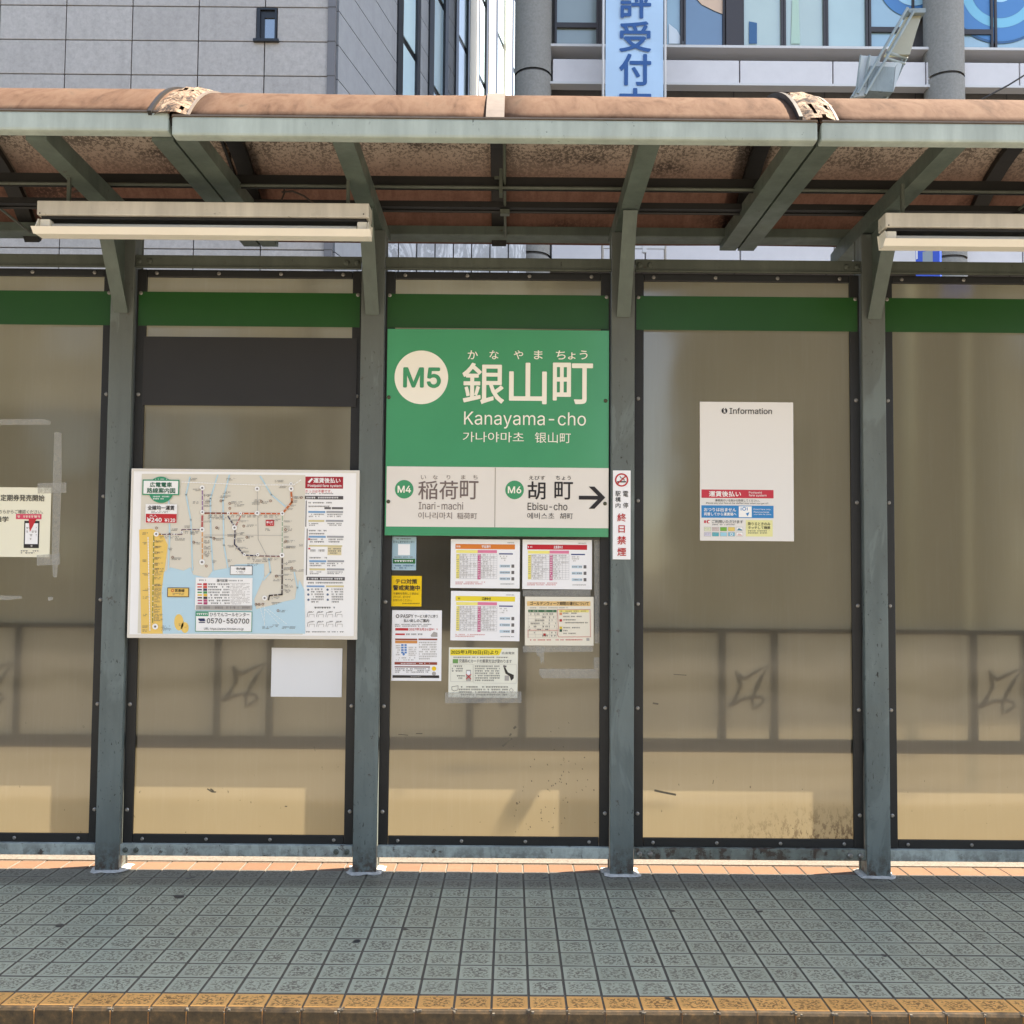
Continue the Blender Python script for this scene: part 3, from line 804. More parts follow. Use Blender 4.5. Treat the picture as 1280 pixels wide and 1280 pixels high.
# ------------------------------------------------------------------ lamps
def lamp(x0, x1, label, dz=0):
    e = empty('fluorescent_light', ((x0+x1)/2, -.51, 2.64)); tag(e, label, 'light', 'fluorescent lights under the shelter roof')
    Y = -.53; zt = 2.648+dz
    MB().cbox(x0, x1, Y, Y+.075, zt-0.0546, zt, .004).build('housing', M['lamp'], e)
    MB().box(x0+.012, x1-.012, Y+.012, Y+.07, zt-0.0655, zt-0.0548).build('recess_shade', M['dark'], e)  # dark box stands in for the shaded recess under the housing
    # reflector: sloping plate behind and below the tube with a bright front lip
    prof = [(Y+.072, zt-0.0655), (Y+.074, zt-0.0655), (Y+.055, zt-0.1218), (Y-.006, zt-0.1277), (Y-.028, zt-0.1025), (Y-.030, zt-0.1033), (Y-.008, zt-0.1302), (Y+.057, zt-0.1243)]
    b = MB(); b.prism(prof[:2]+[(Y+.060, zt-0.1218), (Y+.058, zt-0.1218)], x0-.004, x1+.004, 'x')
    b.prism([(Y+.060, zt-0.1218), (Y+.060, zt-0.1247), (Y-.0, zt-0.1277), (Y-.0, zt-0.1247)], x0-.004, x1+.004, 'x')
    b.prism([(Y-.0002, zt-0.1277), (Y-.0002, zt-0.1247), (Y-.020, zt-0.1058), (Y-.023, zt-0.1067)], x0-.010, x1+.010, 'x')
    for x in (x0, x1-.004): b.prism([(Y+.070, zt-0.0664), (Y+.058, zt-0.1210), (Y+.002, zt-0.1235), (Y-.014, zt-0.1075), (Y+.01, zt-0.0664)], x, x+.004, 'x')
    b.build('reflector', M['lampwhite'], e)
    MB().tube([(x0+.05, Y+.028, zt-0.0907), (x1-.05, Y+.028, zt-0.0907)], .0125, 14).build('tube', M['tubeglass'], e, smooth=True)
    for x in (x0+.006, x1-.046): MB().cbox(x, x+.040, Y+.010, Y+.046, zt-0.1075, zt-0.0664, .006).build('socket', M['lampwhite'], e)
    for x in (x0+.09, x1-.09): MB().box(x-.006, x+.006, Y+.055, Y+.068, zt, 2.765).build('hanger', M['railp'], e)
    MB().dome((x0+.012, Y, zt-0.0487), .003, .002, 6).dome((x1-.02, Y, zt-0.0420), .003, .002, 6).build('screws', M['dark'], e, kind='stuff')
xa, xb = at(46, 260, -.53).x, at(461, 275, -.53).x
lamp(xa, xb, 'long cream fluorescent light hanging above the route map bay, the one seen whole')
xa = at(1107, 280, -.53).x
lamp(xa, xa+1.235, 'long cream fluorescent light at the right edge, cut off by the photo frame', -.018)

# ================================================================== SIGNS
white = ink('paper_white', 250, 248, 246); 
# station name board
SGY = .012
GREEN = flat('sign_green', (.058, .335, .155, 1), .16, 0, .12, 2.2); CREAM = flat('sign_cream', (.84, .775, .69, 1), .25, 0, .07, 3)  # cloudy green stands for reflected sheen as well as fading and dust
DK = ink('sign_dark', 38, 32, 34); MID = ink('sign_faded', 120, 104, 98); CRT = ink('sign_cream_letter', 254, 246, 228)
sb = board('station_sign', 482.5, 412, 761, 670.3, SGY, GREEN, 'large green station name sign with white M5 circle between two posts', 'sign', .010, bevel=.0015)
U_ = ('lettering', 'arrow', 'number_disc')
p = Print(SGY, uniq=U_)
p.rect(483.0, 584, 760.6, 659.2, CREAM, 1, 'lower_field'); p.rect(618.4, 584.5, 619.2, 659, ink('hairline', 150, 140, 125), 2, 'divider')
p.disc(526.7, 471.7, 33.5, CRT, 1, name='number_disc', n=64)
p.text('M5', 504.0, 459.3, 551.2, 485, GREEN, .035)
for t, a, b in (('か', 584.7, 597.4), ('な', 611.8, 623.4), ('や', 642.2, 654), ('ま', 667.4, 678.3)): p.text(t, a, 438, b, 449.2, CRT, .018)
for t, a, b, y in (('ち', 694.8, 707, 438.2), ('ょ', 710, 719.5, 440.6), ('う', 724.5, 734.5, 438.2)): p.text(t, a, y, b, 449.4, CRT, .018)
for t, a, b in (('銀', 577.8, 630.3), ('山', 636.3, 683.5), ('町', 691, 741.2)): p.text(t, a, 453.5, b, 505.2, CRT, .022)
p.text('Kanayama-cho', 580, 515, 732.4, 536, CRT, .004)
p.text('가나야마초', 578.5, 540, 655, 552.8, CRT, 0.004); p.text('银山町', 668.6, 540.6, 713.6, 553.8, CRT, 0.004)
p.disc(505.3, 611.6, 11.6, GREEN, 2, name='number_disc'); p.disc(643.2, 612.4, 11.6, GREEN, 2, name='number_disc')
p.text('M4', 497, 607.2, 513.8, 616, CRT, .03); p.text('M6', 634.8, 608, 651.6, 616.8, CRT, .03)
for t, a, b in (('い', 526.2, 532.6), ('な', 541, 547.3), ('り', 558.5, 562.8), ('ま', 576.3, 582), ('ち', 591.3, 597)): p.text(t, a, 594, b, 599.2, MID)
for t, a, b in (('稲', 522.8, 547), ('荷', 549, 572.4), ('町', 575, 598.1)): p.text(t, a, 601, b, 624.3, MID, .010)
p.text('Inari-machi', 523.4, 627.6, 579, 637, MID); p.text('이나리마치', 522.8, 640.3, 565, 648.8, MID); p.text('稲荷町', 571.3, 641, 596.3, 648.8, MID)
p.text('えびす', 661.3, 594.8, 681.4, 600, DK, .01); p.text('ちょう', 694.8, 594.8, 713.6, 600, DK, .01)
p.text('胡', 659.5, 601.8, 681.9, 624.5, DK, .018); p.text('町', 693, 602.3, 716.2, 624.5, DK, .018)
p.text('Ebisu-cho', 659.5, 628.4, 709.2, 637.8, DK, .006); p.text('에비스초', 659, 641, 693, 648.8, DK); p.text('胡町', 700, 641.2, 716.2, 648.8, DK)
p.rect(723.5, 619.8, 752, 624.6, DK, 3, 'arrow'); p.poly([(736, 608.3), (743, 608.3), (756.5, 622), (743, 636), (736, 636), (749.5, 622)], DK, 4, 'arrow')
p.finish(sb)
sc = MB()
for u, v in ((486, 496.7), (757, 501), (485.5, 627), (756.2, 629.5)): q = at(u, v, SGY); sc.dome((q.x, SGY, q.z), .0085, .006)
sc.build('screws', flat('sign_screw', (.10, .10, .06, 1), .5, .6), sb, origin=worldloc(sb), kind='stuff')

# no smoking plate on the post
nb = board('no_smoking_plate', 766, 588, 788.3, 699.3, -.004, white, 'narrow white no smoking plate with red lettering on the post beside the station sign', 'sign', .0035, bevel=.0012)
p = Print(-.004, uniq=U_); RED = ink('sign_red', 196, 38, 40); BK = ink('print_black', 40, 38, 38)
p.ring(777, 600, 6.6, 8.4, RED, 2, name='prohibition_ring'); p.line([(771.2, 605.4), (782.6, 594.6)], 1.5, RED, 4, 'prohibition_ring')
p.line([(772, 602.3), (782, 602.3)], 1.5, BK, 3, 'cigarette'); p.line([(780.5, 600.5), (779, 598), (776, 597.5), (775, 595.5)], .8, BK, 3, 'cigarette')
for t, a, b, y0, y1 in (('電', 778.8, 785.2, 613.8, 621), ('停', 778.8, 785.2, 628.4, 635.3), ('駅', 769.2, 775.8, 613.8, 620.4), ('構', 769.2, 775.8, 621.3, 627.6), ('内', 769.4, 775.6, 628.8, 635)): p.text(t, a, y0, b, y1, BK, .01)
for t, y0, y1 in (('終', 641.8, 652), ('日', 656.6, 666), ('禁', 670, 680.6), ('煙', 684.6, 695)): p.text(t, 771.6 if t != '日' else 773, y0, 782.6 if t != '日' else 781, y1, RED, .025)
p.finish(nb)

# dark cover plate and blank white plate in the map bay
board('cover_plate', 178.5, 421.5, 446, 507.5, .024, M['plate'], 'dark brown blank cover plate above the route map', 'plate', .004, bevel=.001)
board('blank_plate', 339, 810, 427.5, 871.2, .036, M['flatwhite'], 'small blank white plate below the right end of the route map', 'plate', .004, bevel=.001)

# route map board
MY = -.018; c4 = lambda x, y: (150+x/4.129, 570+y/4.129)
fcol = flat('map_frame', (.80, .74, .64, 1), .35, 0, .05, 5)
mb_ = board('route_map', 161.0+.3, 586.6, 447.8, 798.6, MY, fcol, 'framed tram route map board with pale blue sea, below the dark cover plate', 'sign', .016, bevel=.003)
p = Print(MY, lambda x, y: c4(x+(y-500)*.020-2, y))
LAND = ink('map_land', 226, 218, 200); SEA = ink('map_sea', 190, 220, 230); YEL = ink('map_yellow', 246, 205, 110); PW = ink('map_white', 250, 247, 242)
GR = ink('map_green', 46, 150, 110); RD = ink('map_red', 205, 44, 52); GY_ = ink('map_grey', 110, 106, 104); LG = ink('map_light_grey', 178, 172, 165)
p.rect(62, 84, 1215, 925, PW, 1, 'map_margin'); p.rect(104, 95, 952, 918, LAND, 2, 'map_field')
p.poly([(104, 380), (170, 375), (228, 408), (250, 460), (236, 560), (215, 700), (215, 917), (104, 917)], YEL, 3, 'map_field')
p.poly([(228, 600), (262, 575), (330, 592), (365, 575), (378, 612), (450, 630), (480, 592), (560, 578), (600, 560), (745, 556), (745, 620), (690, 740), (700, 790), (790, 768), (840, 752), (905, 738), (925, 640), (950, 690), (950, 917), (216, 917), (214, 700)], SEA, 4, 'sea')
p.disc(300, 858, 24, YEL, 5, 42); p.disc(330, 885, 20, YEL, 5, 28)
for L in ([(260, 200), (262, 400), (250, 590)], [(372, 110), (350, 200), (372, 330), (376, 590)], [(515, 100), (475, 220), (474, 420), (482, 590)], [(575, 100), (540, 230), (540, 460), (560, 590)], [(735, 105), (790, 200), (860, 260)], [(900, 600), (915, 680), (905, 740)], [(770, 530), (778, 600), (740, 640)]):
    p.line(L, 7, SEA, 5, 'river')
for L in ([(330, 135), (700, 150), (905, 150), (950, 120)], [(150, 420), (150, 905)], [(720, 780), (745, 870)], [(745, 790), (820, 870)], [(745, 760), (740, 880)], [(760, 790), (860, 870)]):
    for (a, b) in zip(L[:-1], L[1:]):
        n = max(2, int(math.hypot(b[0]-a[0], b[1]-a[1])/14))
        for i in range(n):
            q = lambda t: (a[0]+(b[0]-a[0])*t, a[1]+(b[1]-a[1])*t)
            p.line([q(i/n), q((i+.6)/n)], 5 if L[0][0] < 600 else 2, PW, 6, 'dashed_line')
def map_line(L, w, m_):
    p.line(L, w*.75, m_, 7, 'route_line')
    for a, b in zip(L[:-1], L[1:]):
        d = math.hypot(b[0]-a[0], b[1]-a[1]); n = int(d/30)
        for i in range(1, n+1):
            t = i/(n+1); x, y = a[0]+(b[0]-a[0])*t, a[1]+(b[1]-a[1])*t
            if w > 3: p.disc(x, y, 2.6, PW, 8, n=8, name='station_dot')
            if w > 3 and abs(b[0]-a[0]) < abs(b[1]-a[1]): p.fine(x+8, y-4, x+8+random.uniform(20, 46), y+6, GY_, 2, .85, 8, ch=3.6)
            elif w > 3: p.fine(x-10, y+8, x+10, y+22, GY_, 2, .85, 8, ch=3.6)
rt = lambda nm, c, w, L: map_line(L, w, ink(nm, *c))
rt('line_mauve', (150, 110, 160), 7, [(435, 175), (433, 285)]); rt('line_red', (190, 90, 90), 12, [(432, 310), (430, 366)])
rt('line_orange', (225, 150, 60), 6, [(430, 390), (428, 535)]); rt('line_purple', (95, 50, 85), 5, [(195, 405), (325, 405), (325, 380), (430, 380)])
rt('line_olive', (110, 130, 50), 5, [(180, 412), (172, 640), (165, 860)]); rt('line_brown', (140, 60, 40), 9, [(445, 295), (560, 296)])
rt('line_vermilion', (210, 95, 50), 9, [(560, 296), (845, 298)]); rt('line_russet', (200, 110, 60), 13, [(850, 292), (896, 238), (893, 190)])
rt('line_navy', (45, 40, 75), 8, [(565, 312), (600, 370), (595, 455), (645, 512), (720, 516)]); rt('line_wine', (110, 40, 60), 6, [(720, 516), (838, 518)])
rt('line_rose', (200, 100, 90), 6, [(630, 312), (602, 362)]); rt('line_sage', (120, 165, 130), 4, [(845, 310), (840, 500)])
rt('line_black', (60, 45, 45), 9, [(840, 530), (837, 640), (835, 715), (770, 720), (765, 742)]); rt('line_thin', (170, 165, 160), 3, [(718, 180), (718, 430), (760, 515)])
rt('line_thin', (170, 165, 160), 2, [(440, 408), (840, 410)])
for x, y, r in ((435, 165, 13), (433, 290, 11), (430, 380, 13), (426, 548, 15), (193, 403, 13), (597, 370, 13), (718, 170, 13), (716, 295, 12), (845, 297, 11), (893, 170, 13), (893, 145, 9), (839, 512, 13), (745, 733, 13), (178, 880, 15), (645, 510, 8), (714, 510, 9), (325, 394, 6), (285, 404, 5), (567, 296, 8), (630, 296, 8)):
    p.disc(x, y, r, PW, 8, n=16, name='station_dot'); p.disc(x, y, r*.4, GY_, 9, n=8, name='station_dot')
random.seed(5)
for x, y, w in [(445, 205, 42), (445, 240, 38), (385, 240, 40), (460, 320, 60), (520, 322, 40), (500, 375, 20), (270, 380, 34), (340, 365, 30), (370, 400, 30), (290, 430, 50), (440, 440, 30), (440, 470, 30), (440, 495, 36), (440, 515, 24), (385, 450, 34), (620, 400, 34), (610, 440, 40), (600, 480, 32), (560, 465, 36), (690, 540, 70), (660, 560, 60), (750, 540, 36), (860, 380, 34), (862, 440, 44), (862, 470, 50), (860, 545, 50), (850, 580, 34), (852, 640, 44), (850, 672, 44), (850, 700, 28), (790, 330, 50), (700, 230, 44), (690, 245, 40), (740, 240, 40), (660, 360, 50), (580, 240, 60), (600, 255, 50), (520, 210, 60), (540, 190, 40), (560, 120, 50), (810, 130, 44), (830, 160, 40), (370, 120, 40), (380, 175, 50), (910, 215, 44), (905, 235, 30), (490, 430, 50), (560, 410, 50), (270, 530, 50), (800, 620, 46), (790, 640, 40), (880, 590, 70), (780, 760, 50), (700, 765, 46), (820, 800, 40), (730, 885, 50), (780, 875, 36), (830, 885, 36), (870, 885, 34), (210, 880, 46), (210, 895, 50), (120, 400, 30), (122, 450, 26), (120, 540, 30), (118, 610, 34), (118, 690, 32), (118, 730, 30), (118, 820, 20), (112, 880, 30), (112, 900, 32), (180, 440, 30), (182, 470, 30), (182, 500, 22), (180, 530, 34), (180, 560, 22), (178, 585, 50), (178, 600, 46), (178, 630, 34), (178, 665, 44), (178, 685, 36), (176, 710, 44), (176, 735, 30), (175, 770, 22), (175, 795, 30), (174, 820, 44), (172, 845, 50), (300, 870, 8), (330, 880, 14), (250, 480, 24), (480, 545, 20), (560, 540, 24), (660, 420, 36), (750, 380, 40), (930, 460, 18)]:
    p.fine(x, y-6, x+w, y+8, GY_, 2, .75, 8, ch=4)
for x, y in [(505, 370), (530, 232), (575, 270), (738, 235), (786, 232), (645, 362), (860, 440), (490, 425), (385, 445), (275, 523), (660, 420), (700, 765), (716, 765), (735, 765), (813, 798), (448, 568), (195, 372), (945, 215), (860, 380), (575, 245), (808, 620), (888, 578)]:
    p.ring(x, y, 4, 7, ink('map_brown', 150, 105, 80), 8, n=8)
p.disc(222, 175, 66, GR, 8, 68, name='title_badge'); p.rect(127, 123, 317, 202, GR, 9, 'title_badge'); p.rect(133, 129, 311, 196, PW, 10, 'title_badge')
p.text('広電電車', 166, 136, 280, 162, ink('map_dark_green', 30, 100, 75), .045, 11); p.text('路線案内図', 150, 165, 296, 193, ink('map_dark_green', 30, 100, 75), .045, 11)
p.fine(180, 205, 265, 228, PW, 2, .8, 9, 5); p.fine(188, 117, 258, 124, PW, 1, .8, 9, 5)
p.rect(139, 249, 302, 347, PW, 8, 'fare_box'); p.rect(141, 299, 300, 345, RD, 9, 'fare_box'); p.text('全線均一運賃', 152, 256, 290, 280, BK, .03, 11); p.fine(170, 283, 270, 296, GY_, 2, .8, 9, 4)
p.text('¥240', 147, 318, 224, 341, PW, .04, 11); p.text('¥120', 238, 322, 293, 341, PW, .03, 11); p.text('大人', 160, 302, 200, 314, PW, .01, 11)
p.rect(244, 679, 356, 728, ink('map_line_brown', 110, 80, 50), 8); p.rect(248, 683, 352, 724, YEL, 9); p.text('宮島線', 284, 686, 334, 702, BK, .03, 11); p.ring(272, 694, 5, 8, RD, 10, n=12); p.fine(272, 706, 330, 720, GY_, 2, .8, 10, 4)
p.rect(570, 566, 686, 614, GY_, 8); p.rect(573, 569, 683, 611, PW, 9); p.text('市内線', 602, 575, 650, 589, BK, .03, 11); p.fine(600, 594, 655, 608, GY_, 2, .8, 10, 4)
p.rect(759, 330, 801, 361, RD, 8); p.text('銀山町', 763, 336, 797, 348, PW, .03, 11); p.fine(765, 350, 795, 357, PW, 1, .8, 9, 4)
p.rect(388, 628, 682, 796, PW, 8, 'legend'); p.rect(390, 770, 680, 794, LG, 9, 'legend'); p.text('運行区間', 500, 636, 556, 650, BK, .02, 11); p.fine(400, 636, 450, 648, GY_, 1, .8, 9, 5); p.fine(562, 638, 635, 650, GY_, 1, .8, 9, 5)
for i, c in enumerate(((200, 50, 60), (220, 80, 70), (60, 60, 90), (60, 150, 90), (240, 190, 50), (60, 50, 50), (190, 80, 120), (180, 60, 110))):
    y = 656+i*14; m_ = ink('legend_%02x%02x%02x' % c, *c); p.rect(400, y+2, 423, y+9, m_, 9); p.rect(430, y, 450, y+12, m_, 9); p.fine(456, y, 565, y+13, BK, 1, .85, 9, 7); p.fine(570, y, 670, y+13, LG, 2, .85, 9, 5)
p.fine(400, 774, 670, 792, GY_, 1, .85, 10, 6)
p.rect(386, 802, 678, 907, GR, 8); p.rect(389, 805, 675, 904, PW, 9); p.rect(389, 805, 455, 826, GR, 10); p.fine(394, 808, 450, 824, PW, 1, .9, 11, 8)
p.text('ひろでんコールセンター', 462, 808, 666, 828, BK, .01, 11); p.text('0570-550700', 446, 838, 664, 864, BK, .02, 11); p.text('URL https://www.hiroden.co.jp', 430, 885, 634, 900, BK, .0, 11)
p.poly([(402, 838), (434, 838), (438, 852), (412, 853), (402, 846)], ink('logo_navy', 40, 50, 90), 11); p.rect(404, 856, 436, 861, ink('logo_navy', 40, 50, 90), 11)
# right column of the map
p.rect(966, 107, 1161, 168, ink('map_crimson', 175, 35, 50), 2); p.text('運賃後払い', 1008, 113, 1148, 140, PW, .04, 3); p.text('Postpaid fare system', 978, 146, 1152, 164, PW, .02, 3); p.poly([(978, 135), (1000, 113), (1006, 120), (988, 140)], PW, 3)
p.text('きっぷは不要です。', 966, 175, 1102, 190, RD, .0, 3); p.fine(966, 191, 1110, 199, GY_, 1, .9, 3, 5)
for y0, t in ((206, None), (624, None)): p.rect(962, y0, 1160, y0+18, ink('map_dark_bar', 85, 80, 80), 2); p.fine(970, y0+3, 1150, y0+17, PW, 1, .85, 3, 7)
for a, b in ((230, 365), (375, 615)): p.rect(964, a, 969, b, GY_, 2)
for y, x0, x1 in ((236, 980, 1100), (255, 980, 1090), (380, 980, 1070), (396, 980, 1060), (520, 980, 1070)): p.fine(x0, y, x1, y+12, GY_, 1, .95, 3, 6)
for y in (284, 412, 538): p.rect(978, y, 1066, y+10, ink('table_blue', 120, 165, 200), 2); p.rect(1072, y, 1158, y+10, ink('table_grey', 165, 165, 165), 2)
for y in (330, 580): p.rect(978, y, 1060, y+10, ink('table_sand', 215, 200, 150), 2); p.rect(1068, y, 1158, y+10, ink('table_grey', 165, 165, 165), 2)
p.rect(1062, 264, 1095, 275, GY_, 2); p.rect(1100, 264, 1158, 275, GY_, 2); p.rect(978, 460, 1150, 468, ink('table_sand', 215, 200, 150), 2); p.rect(1074, 468, 1145, 512, ink('table_cream', 228, 212, 170), 2)
for x0, y0, x1, y1, n in ((980, 297, 1060, 318, 2), (1076, 297, 1156, 318, 2), (980, 345, 1030, 362, 2), (1070, 345, 1150, 362, 2), (985, 425, 1060, 450, 2), (1080, 425, 1156, 450, 2), (985, 480, 1060, 498, 1), (1078, 474, 1142, 508, 3), (980, 550, 1060, 572, 2), (1070, 550, 1150, 572, 2), (980, 595, 1040, 612, 2), (1070, 595, 1150, 612, 2), (962, 648, 1150, 662, 1), (985, 682, 1050, 760, 6), (1090, 682, 1150, 760, 6)): p.fine(x0, y0, x1, y1, GY_, n, .85, 3, 6)
for y in (425, 474): p.rect(975, y, 985, y+8, RD, 3)
for x in (970, 1070):
    p.rect(x-8, 668, x+84, 677, ink('table_blue2', 130, 165, 200) if x < 1000 else ink('table_sand', 215, 200, 150), 2)
    for y in (690, 715, 742): p.disc(x, y, 6, ink('icon_steel', 95, 115, 140), 3, n=10)
p.fine(1000, 776, 1120, 790, BK, 1, .8, 3, 8)
for i in range(4):
    for y in (800, 850):
        x = 958+i*48; p.line([(x+4, y+30), (x+8, y+8), (x+34, y+6)], 2, GY_, 3); p.line([(x+12, y+32), (x+16, y+18), (x+40, y+18), (x+40, y+32)], 2, LG, 3); p.fine(x+10, y, x+40, y+8, GY_, 1, .7, 3, 5)
p.fine(955, 903, 1150, 913, GY_, 1, .8, 3, 6)
p.finish(mb_)

# information board
c8 = lambda x, y: (850+x/5.818, 480+y/5.818)
IY = .036; INF = flat('info_board_white', (.84, .80, .74, 1), .3, 0, .03, 2)
ib = board('information_board', 875.0, 502.5, 992, 676.2, IY, INF, 'white information board with red, blue and yellow strips along its foot', 'sign', .005, bevel=.001)
p = Print(IY, c8); W8 = ink('info_white', 252, 248, 242); R8 = ink('info_red', 205, 55, 70); B8 = ink('info_blue', 40, 135, 195)
p.disc(323, 195, 21, BK, 2); p.rect(318, 186, 329, 208, W8, 3); p.disc(323, 179, 5.5, W8, 3, n=14); p.rect(314, 204, 333, 209, W8, 3); p.rect(314, 186, 329, 190, W8, 3)
p.text('Information', 360, 175, 668, 219, BK, .008)
p.rect(156, 769, 680, 830, R8, 1); p.text('運賃後払い', 210, 779, 443, 820, W8, .035); p.text('Postpaid', 500, 782, 594, 800, W8, .01); p.text('fare system', 500, 802, 628, 822, W8, .01)
p.text('乗務員のいる扉から降車してください。', 256, 838, 578, 857, BK, .0); p.text('Please pay your fare at the staffed door when you get off.', 190, 861, 645, 876, BK, 0)
p.rect(156, 884, 680, 974, B8, 1); p.text('おつりは出ません', 174, 900, 408, 928, W8, .03); p.text('両替してから運賃箱へ', 174, 934, 410, 958, W8, .03)
p.rect(427, 890, 521, 969, W8, 2); p.ring(466, 908, 9, 14, B8, 3, n=14); p.rect(441, 898, 446, 920, B8, 3); p.rect(486, 898, 491, 920, B8, 3); p.poly([(478, 942), (504, 932), (492, 962)], B8, 3)
p.text('Exact fare only.', 535, 906, 662, 920, W8, .01); p.text('Please exchange', 535, 926, 648, 940, W8, .01); p.text('your bills for coins.', 535, 943, 664, 955, W8, .01)
p.rect(175, 992, 188, 1011, R8, 2); p.disc(206, 1001, 13, R8, 2, n=16); p.rect(204, 995, 222, 1008, W8, 3); p.text('ご利用いただけます', 232, 989, 458, 1014, BK, .01); p.fine(234, 1018, 400, 1030, GY_, 1, .85, 2, 7)
cols = [((225, 228, 195), (215, 195, 190), (120, 180, 70), (235, 205, 110), (60, 130, 150)), ((215, 210, 225), (75, 180, 190), (160, 215, 230), (120, 190, 210), (225, 190, 180))]
for j in range(2):
    for i in range(5):
        x, y = 175+i*58, 1040+j*38; c = cols[j][i]; p.rect(x, y, x+50, y+30, LG, 1); p.rect(x+2, y+2, x+48, y+28, W8 if i > 3 else ink('card_%d%d' % (i, j), *c), 2)
        if i > 3 or (i == 2): p.poly([(x+6, y+24), (x+20, y+8), (x+44, y+20), (x+44, y+26)], ink('card_mark_%d%d' % (i, j), *c), 3)
        if i == 3 and j: p.ring(x+25, y+15, 7, 11, W8, 3, n=14)
        if i < 2: p.fine(x+6, y+8, x+40, y+20, LG, 2, .7, 3, 5)
p.rect(478, 990, 674, 1109, ink('info_lemon', 238, 232, 165), 1); p.text('降りるときのみ', 494, 1005, 656, 1030, BK, .01); p.text('タッチして精算', 494, 1034, 656, 1056, BK, .02)
p.fine(494, 1062, 650, 1092, GY_, 2, .85, 2, 8)
p.finish(ib)

# ------------------------------------------------------------------ paper notices on the sign bay
c6 = lambda x, y: (470+x/3.879, 660+y/3.879)
NY = .0425
def notice(name, x0, y0, x1, y1, label, mat=None, conv=c6, Y=NY, group=None):
    a = conv(x0, y0); b = conv(x1, y1)
    o = board(name, a[0], a[1], b[0], b[1], Y, mat or white, label, 'notice', .0012, group)
    o.rotation_euler.y = random.uniform(-.006, .006); o.rotation_euler.x = random.uniform(-.012, .012)
    return o, Print(Y, conv)
SK = ink('notice_sky', 165, 195, 205)
o, p = notice('notice', 77, 42, 195, 205, 'small pale blue sticker with a green strip at the upper left under the station sign', SK)
p.text('ひろしまナビゲーター', 84, 62, 188, 73, BK, 0, 3); p.fine(100, 48, 170, 58, GY_, 1, .9, 2, 6); p.rect(107, 78, 165, 132, white, 1); p.fine(90, 138, 180, 145, GY_, 1, .9, 2, 5)
p.rect(82, 149, 190, 172, ink('notice_green', 40, 110, 60), 1); p.fine(90, 153, 180, 168, white, 1, .9, 2, 8); p.fine(88, 178, 186, 200, ink('notice_blue', 70, 110, 150), 2, .9, 2, 6); p.finish(o)
YN = ink('notice_yellow', 250, 205, 20)
o, p = notice('notice', 73, 232, 221, 380, 'yellow anti-terror warning sticker with black lettering', YN)
p.text('テロ対策', 95, 247, 200, 271, BK, .03); p.text('警戒実施中', 83, 277, 213, 303, BK, .035)
for k, t in enumerate(('不審物を発見した場合は', 'さわらず、近づかず', 'お知らせください。')): p.text(t, 84, 312+k*16, (206, 168, 176)[k], 324+k*16, ink('notice_brown', 120, 95, 20), 0)
p.fine(128, 362, 212, 371, ink('notice_brown', 120, 95, 20), 1, .9, 2, 6); p.finish(o)
o, p = notice('notice', 76, 399, 318, 741, 'tall white leaflet with red, orange and black strips below the yellow sticker')
p.ring(105, 427, 5, 9, GY_, 2, n=14); p.text('PASPY', 120, 418, 182, 436, GY_, .02); p.text('サービス終了に伴う', 187, 420, 300, 436, BK, .015); p.text('払い戻しのご案内', 135, 441, 258, 457, BK, .025)
p.fine(92, 464, 270, 480, GY_, 2, .9, 2, 5); p.rect(94, 485, 157, 497, RD, 1); p.text('2027年3月31日', 161, 484, 268, 498, RD, .02); p.fine(270, 486, 298, 498, RD, 1, .9, 2, 6)
p.rect(94, 511, 140, 519, RD, 1); p.fine(146, 510, 225, 522, GY_, 1, .9, 2, 6); p.poly([(265, 520), (280, 503), (298, 508), (298, 528), (268, 528)], LG, 1)
p.rect(93, 536, 200, 544, ink('leaf_brown', 150, 60, 45), 1); p.rect(206, 536, 297, 544, ink('leaf_brown', 150, 60, 45), 1); p.rect(93, 546, 200, 559, ink('leaf_orange', 225, 150, 80), 1)
for i in range(4): p.rect(122, 563+i*12, 134, 572+i*12, ink('leaf_blue', 90, 140, 200), 1); p.rect(138, 563+i*12, 149, 572+i*12, ink('leaf_blue', 90, 140, 200), 1)
p.disc(134, 612, 6, ink('leaf_blue', 90, 140, 200), 1, n=10); p.fine(96, 565, 118, 620, LG, 5, .8, 2, 5); p.fine(158, 575, 196, 622, LG, 5, .8, 2, 5); p.fine(208, 550, 294, 640, LG, 8, .85, 2, 6); p.fine(96, 625, 190, 645, LG, 2, .5, 2, 5)
p.rect(90, 650, 296, 663, ink('leaf_brown', 150, 60, 45), 1); p.fine(120, 653, 260, 661, white, 1, .9, 2, 6); p.rect(90, 671, 262, 676, ink('leaf_maroon', 120, 50, 45), 1); p.fine(92, 679, 140, 703, GY_, 3, .85, 2, 6); p.fine(146, 679, 262, 703, GY_, 3, .85, 2, 6)
p.disc(281, 682, 11, YN, 1, n=14); p.disc(281, 706, 10, LG, 1, n=12); p.rect(80, 714, 306, 727, BK, 1); p.fine(168, 717, 215, 725, LG, 1, .9, 2, 6); p.finish(o)

